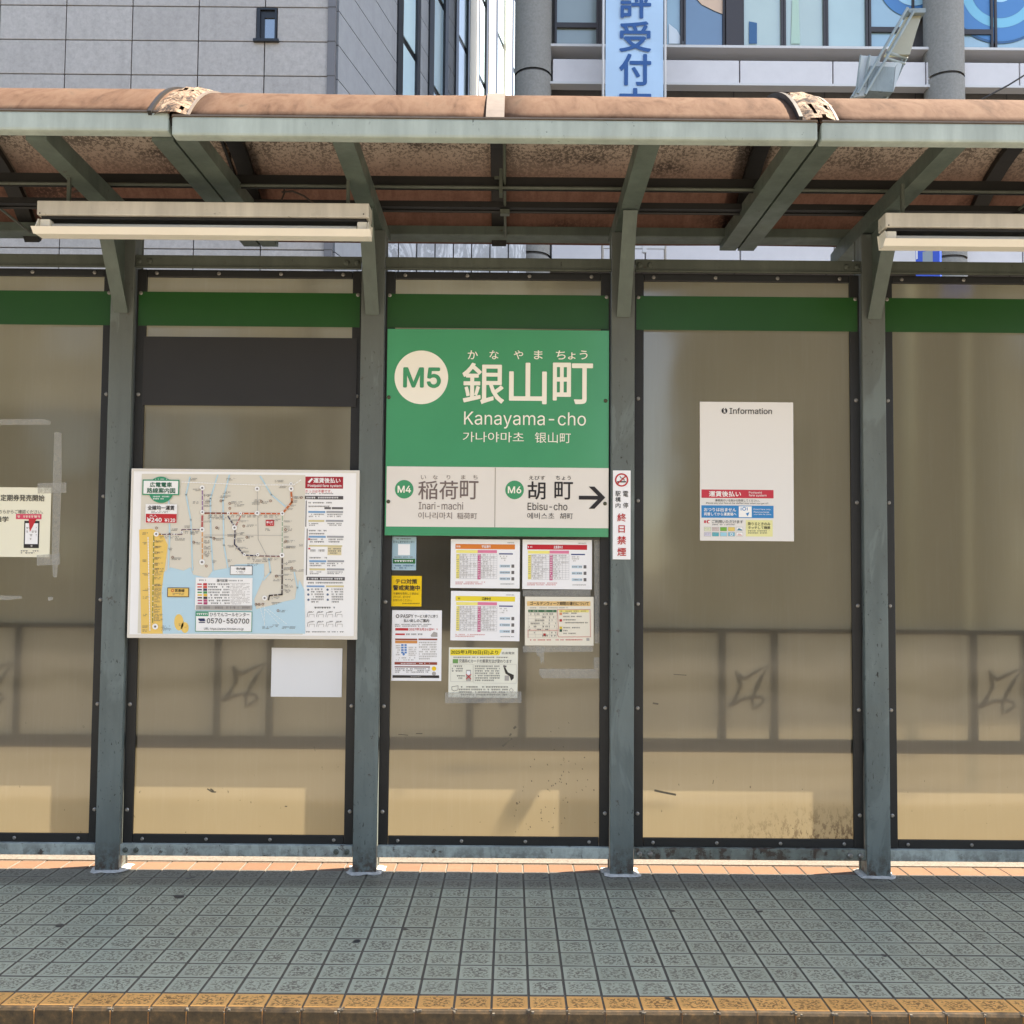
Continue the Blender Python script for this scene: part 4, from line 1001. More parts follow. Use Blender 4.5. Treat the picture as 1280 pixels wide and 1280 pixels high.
def timetable(x0, y0, x1, y1, hc, label, right=3, ttl='広島港ゆき'):
    o, p = notice('timetable', x0, y0, x1, y1, label, group='timetables under the station sign')
    W, H = x1-x0, y1-y0; X = lambda t: x0+W*t; Yy = lambda t: y0+H*t
    p.rect(X(.07), Yy(.10), X(.93), Yy(.20), ink('tt_'+str(hc[0])+'_'+str(hc[1]), *hc), 1)
    wt = white if hc[1] < 180 else BK
    p.text(ttl, X(.45), Yy(.118), X(.58), Yy(.18), wt, .03); p.fine(X(.08), Yy(.12), X(.14), Yy(.18), wt, 1, .9, 2, 6); p.fine(X(.80), Yy(.06), X(.92), Yy(.085), GY_, 1, .9, 2, 4)
    p.rect(X(.08), Yy(.22), X(.39), Yy(.28), ink('tt_lemon', 250, 235, 130), 1); p.rect(X(.39), Yy(.22), X(.67), Yy(.28), ink('tt_pink', 235, 130, 160), 1)
    p.rect(X(.08), Yy(.30), X(.125), Yy(.80), ink('tt_lemon', 250, 235, 130), 1); p.rect(X(.39), Yy(.30), X(.435), Yy(.82), ink('tt_pink2', 215, 110, 150), 1)
    tl = ink('tt_line', 150, 146, 150); p.grid(X(.13), Yy(.30), X(.39), Yy(.80), 5, 11, .8, tl); p.grid(X(.435), Yy(.30), X(.67), Yy(.80), 5, 11, .8, tl)
    for r in range(11):
        yy = .305+r*.0455
        for q, (a, b) in enumerate(((.135, .385), (.44, .665))): p.fine(X(a), Yy(yy), X(a+(b-a)*random.uniform(.3, 1)), Yy(yy+.035), LG, 1, .75, 3, 5)
        p.fine(X(.085), Yy(yy), X(.12), Yy(yy+.034), tl, 1, .9, 3, 4); p.fine(X(.395), Yy(yy), X(.43), Yy(yy+.034), white, 1, .9, 3, 4)
    nv = ink('tt_navy', 45, 60, 120)
    p.rect(X(.70), Yy(.285), X(.90), Yy(.31), nv, 1); p.fine(X(.71), Yy(.33), X(.82), Yy(.45), LG, 3, .6, 2, 5)
    for k in range(right): yy = .52+k*.13; p.rect(X(.71), Yy(yy), X(.86), Yy(yy+.055), ink('tt_ice', 195, 215, 225), 1); p.fine(X(.715), Yy(yy+.01), X(.855), Yy(yy+.05), GY_, 1, .8, 2, 5); p.rect(X(.88), Yy(yy-.005), X(.92), Yy(yy+.06), GY_, 1)
    p.fine(X(.07), Yy(.86), X(.50), Yy(.93), ink('tt_pinktext', 215, 130, 130), 2, .9, 2, 5); p.fine(X(.72), Yy(.90), X(.92), Yy(.93), GY_, 1, .9, 2, 4)
    p.finish(o)
timetable(362, 55, 697, 292, (230, 130, 50), 'white timetable sheet with an orange heading strip', ttl='宇品港行')
timetable(710, 57, 1047, 297, (205, 30, 45), 'white timetable sheet with a red heading strip', ttl='広島港ゆき')
timetable(362, 307, 697, 547, (245, 220, 60), 'white timetable sheet with a yellow heading strip', ttl='江波ゆき')
CP = ink('notice_cream', 240, 232, 212)
o, p = notice('notice', 722, 333, 1055, 570, 'cream notice with an orange title strip, below the red-headed timetable', CP)
p.rect(733, 355, 1040, 378, ink('gw_orange', 235, 195, 130), 1); p.text('ゴールデンウィーク期間の運行について', 748, 357, 1032, 375, BK, .02); p.fine(740, 382, 930, 392, LG, 1, .8, 2, 5)
p.rect(738, 396, 876, 408, ink('gw_green', 60, 110, 75), 1); p.fine(745, 399, 870, 406, CP, 1, .6, 2, 6); p.grid(738, 410, 876, 530, 4, 8, .8, LG, 2)
for r in range(8): p.fine(742, 412+r*15, 872, 424+r*15, GY_, 1, .35, 3, 5)
p.rect(736, 494, 880, 496, RD, 2); p.rect(736, 494, 738, 532, RD, 2)
pk = ink('gw_pink', 205, 110, 105); p.line([(880, 396), (1038, 396), (1040, 528), (886, 528), (880, 518), (884, 480), (880, 396)], 2.2, pk, 2)
p.rect(888, 397, 1032, 409, ink('gw_lemon', 240, 225, 130), 1); p.fine(895, 400, 1020, 408, GY_, 1, .8, 2, 6)
for x, y, c in ((896, 416, (225, 150, 110)), (896, 448, (190, 50, 50)), (896, 484, (230, 200, 60)), (896, 497, (40, 90, 70)), (817, 517, (190, 50, 50))): p.rect(x-6, y-6, x+6, y+6, ink('gw_%d' % c[0], *c), 3)
for y, w in ((414, 70), (430, 90), (446, 60), (460, 120), (484, 80), (498, 20), (512, 60)): p.fine(908, y-5, 908+w, y+5, GY_, 1, .85, 2, 5)
p.fine(740, 538, 1000, 548, RD, 1, .7, 2, 5); p.rect(1020, 534, 1034, 548, LG, 2); p.finish(o)
o, p = notice('notice', 352, 580, 687, 823, 'pale notice with a yellow date strip, lowest of the papers and taped along its foot', ink('notice_pale', 240, 238, 220))
p.poly([(360, 588), (612, 585), (598, 616), (360, 618)], ink('notice_lemon', 250, 225, 60), 1); p.text('2025年3月30日(日)より', 363, 592, 592, 615, ink('notice_olive', 70, 70, 30), .02); p.text('広島電鉄', 610, 600, 672, 612, GY_, .0)
p.fine(375, 623, 640, 632, GY_, 1, .9, 2, 6); p.rect(372, 636, 398, 656, ink('notice_moss', 110, 160, 90), 1); p.text('交通系ICカードの乗車方法が変わります', 402, 636, 658, 654, GY_, .01)
p.grid(362, 660, 470, 745, 1, 1, .9, LG, 2); p.grid(474, 660, 680, 752, 1, 1, .9, LG, 2)
for x0_, y0_, x1_, y1_, n in ((368, 665, 430, 700, 3), (480, 665, 600, 745, 7), (385, 712, 430, 735, 2), (402, 765, 640, 815, 4)): p.fine(x0_, y0_, x1_, y1_, GY_, n, .85, 2, 6)
p.rect(437, 688, 460, 742, LG, 1); p.rect(440, 694, 457, 712, white, 2); p.line([(438, 710), (460, 732)], 4, RD, 3); p.line([(460, 710), (438, 732)], 4, RD, 3)
p.poly([(618, 672), (628, 678), (640, 700), (668, 712), (668, 728), (655, 740), (648, 718), (628, 705)], BK, 2, 'hand_card'); p.poly([(618, 664), (634, 668), (630, 676), (616, 672)], GY_, 2); p.rect(624, 715, 645, 740, LG, 1)
p.line([(368, 770), (398, 765), (398, 785), (380, 790), (368, 785), (368, 770)], 2, GY_, 2); p.ring(656, 786, 9, 12, LG, 2, n=4); p.finish(o)

# left bay poster, tape and stains
CPW = ink('notice_ivory', 244, 238, 212)
o, p = notice('notice', -62, 609, 63, 696, 'ivory notice with a red flag and a phone drawing, taped to the leftmost panel', CPW, lambda x, y: (x, y), .0425)
p.text('定期券発売開始', 1, 618.3, 56, 626.5, BK, .02); p.text('WEB会員専用通勤', -56, 618.3, -2, 626.5, BK, .02); p.text('お申し込みの方法はこちらからご確認ください。', -50, 637, 54, 642, BK, 0); p.text('通学', -6, 645.5, 11, 652.5, BK, .02)
p.rect(20, 642.5, 52, 649, ink('flag_pink', 225, 80, 105), 1); p.fine(22, 643.8, 50, 648, CPW, 1, .8, 2, 3); p.poly([(36, 648.5), (46, 648.5), (37.5, 665)], RD, 3)
p.rect(30, 651, 49, 685, BK, 1); p.rect(31.5, 654, 47.5, 680, white, 2); p.disc(39.5, 682.3, 1.3, LG, 2, n=10); p.fine(33, 658, 46, 676, LG, 4, .6, 3, 2.5)
p.fine(26, 687.5, 48, 692.5, GY_, 2, .9, 2, 2.5); p.finish(o)
def tape(pts, label, Y=.0415, conv=None):
    conv = conv or (lambda x, y: (x, y)); q = [at(*conv(*a), Y) for a in pts]; b = MB(); n = len(q); c = sum((v for v in q), Vector())/n
    b.prism([(v.x, v.z) for v in q], Y, Y+.0006, 'y'); o = b.build('tape_strip', M['tape'], origin=c); tag(o, label, 'tape', 'strips of old clear tape on the panels'); return o
tape([(-30, 524), (55, 524), (63, 526), (63, 531), (40, 531), (-30, 531.5)], 'horizontal tape strip above the ivory notice in the leftmost panel')
tape([(68, 540), (77, 541), (77, 600), (74, 690), (71, 722), (66, 721), (65, 690), (66, 600)], 'long vertical tape strip right of the ivory notice')
tape([(47, 604), (83, 603), (83, 616), (47, 617)], 'short tape across the top right corner of the ivory notice', .0402)
tape([(46, 694), (75, 692), (75, 706), (46, 707)], 'short tape across the bottom right corner of the ivory notice', .0402)
tape([(-10, 744), (26, 745), (28, 748), (10, 750), (-10, 750)], 'torn tape remnant low in the leftmost panel, below the ivory notice')
tape([(60, 746), (66, 746), (66, 750), (60, 751)], 'tiny scrap of tape below the vertical tape strip')
tape([(792, 682), (1092, 684), (1092, 730), (806, 728), (792, 712)], 'wide horizontal tape strip below the cream notice', conv=c6)
tape([(1056, 628), (1092, 626), (1092, 683), (1056, 682)], 'short upright tape at the right end of the wide tape strip', conv=c6)
tape([(772, 572), (815, 572), (815, 662), (808, 640), (800, 662), (795, 625), (780, 618)], 'ragged vertical tape hanging below the cream notice', conv=c6)
tape([(335, 797), (705, 793), (705, 848), (335, 850)], 'tape strip along the foot of the pale dated notice', .0403, c6)
tape([(712, 302), (1040, 300), (1040, 330), (712, 331)], 'faint tape strip between the red-headed timetable and the cream notice', conv=c6)
tape([(712, 573), (1052, 572), (1052, 600), (712, 603)], 'tape strip along the foot of the cream notice', .0430, c6)
tape([(1058, 60), (1084, 60), (1084, 560), (1060, 560)], 'long pale vertical tape strip right of the papers', conv=c6)
# scuffs stuck to the panels
scf = MB()
def scuff(L, w, Y=.0445):
    for a, b in zip(L[:-1], L[1:]):
        dx, dy = b[0]-a[0], b[1]-a[1]; Lh = math.hypot(dx, dy) or 1; nx, ny = -dy/Lh*w/2, dx/Lh*w/2
        q = [at(a[0]+nx, a[1]+ny, Y), at(b[0]+nx, b[1]+ny, Y), at(b[0]-nx, b[1]-ny, Y), at(a[0]-nx, a[1]-ny, Y)]
        scf.add(q, [(0, 1, 2, 3)])
for L, w in (([(259, 986), (265, 990), (270, 990)], 1.6), ([(263, 986), (267, 989)], 2), ([(356, 1008), (359, 1008)], 1.4), ([(818, 988), (832, 991), (845, 993.5)], 2.6), ([(642, 911), (645, 908)], 2.6), ([(637, 920), (639, 917)], 2), ([(628, 933), (633, 929), (640, 923)], 2.2), ([(816, 879), (823, 880)], 2), ([(498, 918), (510, 919)], 1), ([(520, 917), (528, 917)], 1), ([(140, 848), (146, 852)], 1), ([(892, 975), (891, 980)], .8), ([(842, 843), (858, 844)], 1)):
    scuff(L, w)
random.seed(3)
for k in range(70):
    u = random.gauss(690, 35); v = random.gauss(990, 40)
    if 640 < u < 745 and 900 < v < 1040: scuff([(u, v), (u+random.uniform(.3, 1.2), v+random.uniform(.6, 2))], random.uniform(.5, 1.3))
scf.build('scuff_marks', flat('scuff_brown', (.17, .135, .085, 1), .7), SH, kind='stuff')

# ================================================================== BUILDINGS BEHIND
# left building: granite front, receding side wall
YL = 9.95
LBX1 = at(411, 60, YL).x
lb = empty('granite_building', (LBX1-6, YL, -.16)); tag(lb, 'grey granite clad office building behind the left of the shelter', 'building')
pw = at(322, 60, YL).x-at(239, 60, YL).x; ph = at(300, 50, YL).z-at(300, 93, YL).z
z_ref = at(200, 50.5, YL).z; x_ref = at(330.5, 60, YL).x   # a joint crossing: horizontal at v~50, vertical near 333
ZT = at(300, 200, YL).z                        # below this level the front is narrower
sd = Vector((.235, .972, 0)).normalized()
S0 = Vector((LBX1+.10, YL+.05, 0)); S1 = S0+sd*32
MB().add([(LBX1-16, YL+.06, -.16), (LBX1+.02, YL+.06, -.16), (S1.x-.05, S1.y, -.16), (LBX1-16, S1.y, -.16), (LBX1-16, YL+.06, 30), (LBX1+.02, YL+.06, 30), (S1.x-.05, S1.y, 30), (LBX1-16, S1.y, 30)],
         [(0,1,2,3),(4,5,6,7),(0,1,5,4),(1,2,6,5),(2,3,7,6),(3,0,4,7)]).build('wall', M['jointdark'], lb)
pm = MB().cbox(-pw/2+.008, pw/2-.008, -.05, 0, -ph/2+.008, ph/2-.008, .006)
st0 = None
r0 = int((z_ref-4)/ph)
wx0, wx1, wz0, wz1 = at(321, 30, YL).x, at(346, 30, YL).x, at(333, 50, YL).z, at(333, 10, YL).z
for r in range(-r0, 10):
    for c in range(-9, 1):
        x0_ = x_ref+c*pw; x1_ = x0_+pw; z1_ = z_ref-r*ph*-1; z0_ = z1_-ph
        if x0_ >= LBX1: continue
        full = x1_ <= LBX1-.02
        hit = (x0_ < wx1 and x1_ > wx0 and z0_ < wz1-.02 and z1_ > wz0+.02)
        if full and not hit:
            if st0 is None: st0 = pm.build('stone_panel', M['granite'], lb); o = st0
            else: o = st0.copy(); COL.objects.link(o); o.parent = lb
            o.location = Vector(((x0_+x1_)/2, YL+.055, (z0_+z1_)/2))-worldloc(lb)
        elif not hit:
            MB().cbox(x0_+.008, LBX1-.02, YL+.005, YL+.055, z0_+.008, z1_-.008, .006).build('stone_panel', M['granite'], lb, origin=(x0_, YL, z0_))
        else:
            for a, b in ((x0_+.008, wx0-.01), (wx1+.01, min(x1_, LBX1)-.008)):
                a = max(a, x0_+.008); b = min(b, x1_-.008)
                if b-a > .04: MB().cbox(a, b, YL+.005, YL+.055, z0_+.008, z1_-.008, .006).build('stone_panel', M['granite'], lb, origin=(a, YL, z0_))
w = MB(); w.box(wx0, wx0+.05, YL-.01, YL+.052, wz0, wz1); w.box(wx1-.03, wx1, YL-.01, YL+.052, wz0, wz1); w.box(wx0+.051, wx1-.031, YL-.01, YL+.052, wz1-.03, wz1)
w.box(wx0-.04, wx1+.04, YL-.05, YL+.054, wz0-.04, wz0-.001); wo = w.build('window', M['blackframe'], lb)
MB().box(wx0+.051, wx1-.031, YL+.040, YL+.046, wz0, wz1-.031).build('pane', M['glassdark'], wo)
MB().box(wx0+.051, wx0+.11, YL+.02, YL+.039, wz0, wz1-.031).box(wx0+.111, wx1-.031, YL+.02, YL+.039, wz1-.14, wz1-.031).build('inner_frame', M['blackframe'], wo)
MB().box(LBX1-.018, LBX1+.10, YL-.02, YL+.058, -.16, 30).build('corner_trim', M['corner'], lb)
for r in range(-r0, 10): MB().box(LBX1-.019, LBX1+.101, YL-.0225, YL+.05, z_ref+r*ph-.008, z_ref+r*ph+.008).build('trim_joint', M['jointdark'], lb)
# side wall features placed by distance along the wall
nrm = Vector((sd.y, -sd.x, 0))
def side_t(u):
    d = _f+RT*((u-640)/F)-UP*((60-PCY)/F)
    # intersect the sight line (plan) with the wall line
    a = d.x*sd.y-d.y*sd.x; q = S0-CAMP
    k = (q.x*sd.y-q.y*sd.x)/a; h = CAMP+d*k-S0
    return h.x*sd.x+h.y*sd.y
def side_box(u0, u1, z0, z1, o0, o1, t=None):
    t0_, t1_ = (side_t(u0), side_t(u1)) if t is None else t
    P_ = lambda tt, oo, z: (S0.x+sd.x*tt+nrm.x*oo, S0.y+sd.y*tt+nrm.y*oo, z)
    v = [P_(t0_,o0,z0),P_(t1_,o0,z0),P_(t1_,o1,z0),P_(t0_,o1,z0),P_(t0_,o0,z1),P_(t1_,o0,z1),P_(t1_,o1,z1),P_(t0_,o1,z1)]
    return MB().add(v, [(0,3,2,1),(4,5,6,7),(0,1,5,4),(1,2,6,5),(2,3,7,6),(3,0,4,7)])
H0, H1 = 4.5, 24
zr = [z_ref+r*ph for r in range(-r0, 26)]
for (ua, ub) in ((421.5, 494.5),):
    for z in zr: side_box(ua, ub, z+.008, z+ph-.008, -.05, .02).build('side_panel', M['sidepanel'], lb, origin=(S0.x, S0.y, z))
for (ua, ub, mt) in ((523, 534, 'sidepanel'), (558, 567.5, 'sidepanel')):
    for z in zr: side_box(ua, ub, z+.008, z+ph-.008, -.05, .02).build('side_panel', M[mt], lb, origin=(S0.x, S0.y, z))
for (ua, ub, mt) in ((585, 595, 'cream'), (608.5, 616.5, 'cream'), (630, 637, 'cream')):
    side_box(ua, ub, H0, H1, -.05, .06).build('pier', M[mt], lb)
for ua, ub in ((494.6, 501), (519, 522.8), (534.2, 540), (554, 557.8), (567.7, 571), (583, 584.9), (595.1, 597.5), (606, 608.4), (616.6, 620), (637.1, 640)):
    side_box(ua, ub, H0, H1, -.05, .05).build('dark_fin', M['blackframe'], lb)
for ua, ub in ((501.1, 518.9), (540.1, 553.9), (571.1, 582.9), (597.6, 605.9), (620.1, 629.9), (640.1, 645)):
    wo = side_box(ua, ub, H0, H1, -.05, -.02).build('window', M['blackframe'], lb)
    z = z_ref-ph*8
    while z < H1:
        side_box(ua, ub, z+.05, z+1.9, -.018, .0).build('pane', M['glasssky'], wo); z += 2.0
# stone slab wall low between the buildings
YS = 11.2
sw = empty('slab_wall_building', (at(500, 310, YS).x, YS, -.16)); tag(sw, 'low wing faced with upright veined grey stone slabs, seen through the gap under the roof', 'building')
xa_, xb_ = at(364, 310, YS-1).x, at(657, 310, YS).x
ztop = at(500, 230, YS).z
MB().box(xa_-.3, xb_, YS+.06, YS+3, -.16, ztop).build('wall', M['jointdark'], sw)
us = [383, 399, 418, 440, 456]+[475+k*22.9 for k in range(9)]
slm = None
for a, b in zip(us[:-1], us[1:]):
    xl, xr = at(a, 310, YS).x+.010, at(b, 310, YS).x-.010
    MB().cbox(xl, xr, YS, YS+.055, 2, ztop, .006).build('stone_slab', M['slab'], sw, origin=((xl+xr)/2, YS, 3))
xl, xr = at(364, 310, YS).x, at(381, 310, YS).x
MB().box(xl, xr, YS-.1, YS+.055, 0, ztop).build('blue_panel', M['glassaqua'], sw)

# right building
YR = 14.0
rb = empty('window_building', (at(960, 60, YR).x, YR, -.16)); tag(rb, 'office building with round columns, white bands and coloured windows behind the right of the shelter', 'building')
zv = lambda v, u=960, Y=YR: at(u, v, Y).z
xu = lambda u, v=60, Y=YR: at(u, v, Y).x
XR0, XR1 = xu(648), 34
MB().box(XR0, XR1, YR+.5, YR+3.6, -.16, 60).build('wall', M['greywall'], rb)  # unseen height set to block sun from the granite building's side wall
def band(u0, u1, v0, v1, dy0, dy1, mat, name, parent=rb, um=960):
    return MB().cbox(xu(u0), xu(u1), YR+dy0, YR+dy1, zv(v1, um), zv(v0, um), .01).build(name, M[mat], parent, origin=(xu(u0), YR, zv(v1, um)))
for base in (0, 1):
    vt, vb_, dz = (75, 104.5, 0) if base == 0 else (None, None, 0)
zW1, zW0 = zv(76), zv(105); zL = zv(62); zLt = zv(57.5)
st_h = zv(76)-zv(302.5)                                  # storey height between the two white bands
jt = [690.5, 807, 924.5, 1041, 1157, 1274, 1391, 1508]
for stry in (0, -1, 1, 2):
    dz = stry*st_h
    for a, b in zip(jt[:-1], jt[1:]):
        f = MB().cbox(xu(a)+.012, xu(b)-.012, YR-.0, YR+.30, zW0+dz, zW1+dz, .012).build('white_panel', M['whiteband'], rb, origin=(xu(a), YR, zW0))
    MB().box(XR0, XR1, YR-.04, YR+.2, zW0-.05+dz, zW0-.004+dz).build('white_lip', M['whiteledge'], rb)
    MB().box(XR0, XR1, YR-.02, YR+.48, zLt-.05+dz, zLt+dz).build('ledge', M['whiteledge'], rb)
    for u in jt: MB().box(xu(u)-.008, xu(u)+.008, YR+.488, YR+.499, zW0-2.0+dz, zL+dz).build('wall_joint', M['jointdark'], rb)
# windows of the top strip
def win(u0, u1, vt, mat, split=None):
    x0_, x1_ = xu(u0), xu(u1); z0_ = zLt+.002; z1_ = zv(vt); Yf = YR+.30; t = .045
    b = MB(); b.box(x0_, x0_+t, Yf, Yf+.1, z0_, z1_); b.box(x1_-t, x1_, Yf, Yf+.1, z0_, z1_); b.box(x0_+t, x1_-t, Yf+.001, Yf+.1, z1_-t, z1_); b.box(x0_+t, x1_-t, Yf+.001, Yf+.1, z0_, z0_+t)
    if split: zs = zv(split); b.box(x0_+t, x1_-t, Yf+.001, Yf+.099, zs-.05, zs+.05)
    o = b.build('window', M['brownframe'], rb, origin=(x0_, YR, z0_))
    if split:
        MB().box(x0_+t, x1_-t, Yf+.05, Yf+.06, z0_+t, zs-.05).build('pane', M[mat[0]], o); MB().box(x0_+t, x1_-t, Yf+.05, Yf+.06, zs+.05, z1_-t).build('pane', M[mat[1]], o)
    else: MB().box(x0_+t, x1_-t, Yf+.05, Yf+.06, z0_+t, z1_-t).build('pane', M[mat[0]], o)
    return o
VT = -95
win(694, 750, VT, ('blind', 'blind'), 22); win(834, 857, VT, ('glassaqua',)); win(858, 911, VT, ('glassnavy',)); win(932, 985, VT, ('glassgreen',)); win(985.5, 1039, VT, ('glassgreen',)); win(1039.5, 1093, VT, ('glasspale',)); win(1094, 1152, VT, ('glassaqua', 'glassaqua'), 24)
win(1206, 1252, VT, ('glassaqua', 'glassaqua'), 26); win(1254, 1306, VT, ('glassaqua',)); win(1310, 1362, VT, ('glassgreen',)); win(1364, 1420, VT, ('glassgreen',))
MB().box(xu(911.5), xu(931.5), YR+.25, YR+.40, zLt+.002, zv(VT)).build('window_pier', M['brownframe'], rb)
MB().box(xu(750.5), xu(833.5), YR+.31, YR+.40, zLt+.002, zv(VT)).build('window_pier', M['brownframe'], rb)
# coloured film shapes on the glass
p = Print(YR+.345)
p.lay = {}
def film(fn, mat, d): fn(mat, d)
def clip_ring(cx, cy, r0, r1, a0, a1, mat, d=20): p.ring(cx, cy, r0, r1, mat, d, a0, a1, 40, 'window_film')
fb = ink('film_blue', 70, 130, 185); fl = ink('film_ice', 170, 215, 235); fp = ink('film_peach', 225, 190, 160); fw = ink('film_white', 220, 228, 232); fn_ = ink('film_navy', 50, 95, 135)
p.poly([(862, -30), (908, -30), (908, 20), (893, 14), (877, 6), (866, -6)], fp, 20, 'window_film'); p.poly([(836, 30), (846, 38), (855.5, 55), (836, 55)], fw, 20, 'window_film')
p.poly([(936, 27), (946, 29), (946, 55), (936, 55)], fn_, 20, 'window_film')
p.poly([(990, 0), (998, 0), (1000, 55), (988.5, 55)], ink('film_sage', 175, 200, 180), 20, 'window_film')
clip_ring(1142, -22, 30, 44, 0, 180, fb); clip_ring(1142, -22, 12, 29.5, 0, 180, fl)
for r0_, r1_, m_ in ((.5, 17, fl), (17.2, 37, fb), (37.2, 49, ink('film_aqua', 120, 190, 215)), (49.2, 66, fb), (66.2, 69, fn_)): clip_ring(1250, -14, r0_, r1_, 0, 180, m_)
p.finish(rb)
# round columns
def column(u0, u1):
    xc, r = (xu(u0)+xu(u1))/2, (xu(u1)-xu(u0))/2*.985
    zj = sorted([zv(94, 670), zv(94, 670)-st_h, zv(94, 670)+st_h]); lo = -.16
    c = empty('column', (0, 0, 0)); c.parent = rb; c.location = Vector((xc, YR+.1, 0))-worldloc(rb)
    for z in zj+[40]:
        MB().tube([(xc, YR+.1, lo), (xc, YR+.1, z-.025)], r, 40, cap=False).build('drum', M['colstone'], c, origin=(xc, YR+.1, 0), smooth=False)
        if z < 40: MB().tube([(xc, YR+.1, z-.0249), (xc, YR+.1, z+.0249)], r-.03, 40).build('joint', M['jointdark'], c, origin=(xc, YR+.1, 0))
        lo = z+.025
    for o in c.children:
        o.data.polygons.foreach_set('use_smooth', [abs(q.normal.z) < .3 for q in o.data.polygons])
column(643, 690); column(1158.5, 1206.5)

# hanging banner with its poles
YN_ = 13.2
bx0, bx1 = at(757, 60, YN_).x, at(829, 60, YN_).x
ba = empty('hanging_banner', ((bx0+bx1)/2, YN_, at(790, 300, YN_).z)); tag(ba, 'pale blue vertical banner with navy characters between two white poles', 'banner')
zb0, zb1 = at(790, 150, YN_).z, at(790, -140, YN_).z
bb = MB(); n = 24
for i in range(n+1):
    z = zb0+(zb1-zb0)*i/n
    for j in range(7):
        x = bx0+(bx1-bx0)*j/6; bb.v.append((x, YN_+.02*math.sin(i*.7+j*.5)*.5, z))
for i in range(n):
    for j in range(6): a = i*7+j; bb.f.append([a, a+1, a+8, a+7]); bb.m.append(0); bb.uv.append([(0, 0)]*4)
clo = bb.build('cloth', flat('banner_cloth', srgb(176, 204, 228), .7, 0, .03, 2), ba); sm = clo.modifiers.new('s', 'SOLIDIFY'); sm.thickness = .004
for u in (754, 831.5):
    x = at(u, 60, YN_).x; MB().tube([(x, YN_, at(u, 325, YN_).z), (x, YN_, zb1+1)], .024, 10).build('pole', M['whiteledge'], ba, smooth=True)
xa_, xb_ = at(754, 310, YN_).x, at(831.5, 310, YN_).x
MB().box(xa_, xb_, YN_-.02, YN_+.02, at(790, 311, YN_).z, at(790, 306, YN_).z).box(at(803, 310, YN_).x, at(808, 310, YN_).x, YN_-.03, YN_+.03, at(790, 316, YN_).z, at(790, 304, YN_).z).build('cross_bar', M['whiteledge'], ba)
p = Print(YN_-.022, uniq=U_); NVY = ink('banner_navy', 25, 80, 140)
for t, v0, v1 in (('評', -17, 23), ('受', 26.5, 65), ('付', 67, 107), ('中', 110, 148)): p.text(t, 774, v0, 814, v1, NVY, .035, 1)
p.finish(ba)

# street light head above the canopy
YK = 5.2
sl_ = empty('street_light', (at(1100, 300, YK).x, YK, -.3)); tag(sl_, 'grey street light with a tilted framed lantern rising above the right of the canopy', 'street light')
xp = at(1098, 300, YK).x; gm = paint('street_light_paint', (.26, .31, .31, 1), chips=.2, rust=0, rough=.35)
MB().tube([(xp, YK, -.3), (xp, YK, at(1098, 130, YK).z)], .05, 16).build('pole', gm, sl_, smooth=True)
def ptsP(L, dy=0): return [at(u, v, YK)+Vector((0, dy, 0)) for u, v in L]
def slab(L, d0, d1, mat, name):
    a = ptsP(L, d0); b = ptsP(L, d1); n = len(a)
    MB().add(a+b, [list(range(n)), [n+i for i in range(n)][::-1]]+[(i, (i+1) % n, n+(i+1) % n, n+i) for i in range(n)]).build(name, mat, sl_)
gl_ = flat('lantern_lens', (.40, .38, .27, 1), .2, 0, .1, 6); pale = flat('lantern_pale', (.50, .55, .55, 1), .4)
slab([(1133, 12), (1156, 11.5), (1156, 17), (1136, 17.5)], -.02, .12, gm, 'lantern_cap')
slab([(1134, 19), (1153, 17), (1139, 66), (1108, 66)], .03, .08, gl_, 'lens')
for L in ([(1133, 12), (1071, 119)], [(1141, 16), (1080, 120)]): MB().tube(ptsP(L, -.03), .014, 8).build('frame_bar', gm, sl_)
for L in ([(1155, 14), (1138, 66), (1122, 100), (1110, 121)], [(1150, 22), (1134, 66), (1117, 96)]): MB().tube(ptsP(L, .10), .014, 8).build('frame_bar', gm, sl_)
for L in ([(1108, 67), (1139, 66)], [(1106, 74), (1136, 73)]): MB().tube([ptsP(L, -.02)[0], ptsP(L, .1)[1]], .014, 8).build('frame_bar', gm, sl_)
slab([(1077, 68), (1103, 69), (1083, 118), (1064, 121), (1073, 105)], .02, .06, pale, 'side_plate')
slab([(1088, 82), (1119, 84), (1116, 115), (1084, 113)], .0, .14, gm, 'control_box')
slab([(1092, 78), (1124, 78), (1119, 84), (1088, 82)], .0, .14, pale, 'box_lid')
slab([(1124, 78), (1128, 80), (1117, 114), (1116.5, 115), (1119.5, 84)], .0, .14, pale, 'box_side')
for L in ([(1076, 69), (1071, 110), (1066, 121)], [(1087, 69), (1080, 108)]): MB().tube(ptsP(L, .0), .011, 8).build('frame_bar', gm, sl_)
q0, q1 = at(1220, 128, 9), at(1300, 82, 9)
o = MB().tube([q0, (q0+q1)/2-Vector((0, 0, .02)), q1, q1+(q1-q0)*3], .012, 6).build('overhead_wire', M['dark'], origin=q0); tag(o, 'thin black overhead wire rising to the right in front of the far building', 'wire')

# blue stop sign seen over the panels
YB_ = 3.6; bl_ = empty('stop_sign', (at(1170, 318, YB_).x, YB_, -.3)); tag(bl_, 'blue sign with white marks on a pale pole, peeping over the panels at the right', 'sign')
a = at(1141, 300, YB_); zt, zb = at(1155, 300, YB_).z, at(1155, 400, YB_).z; xr_ = at(1173, 318, YB_).x
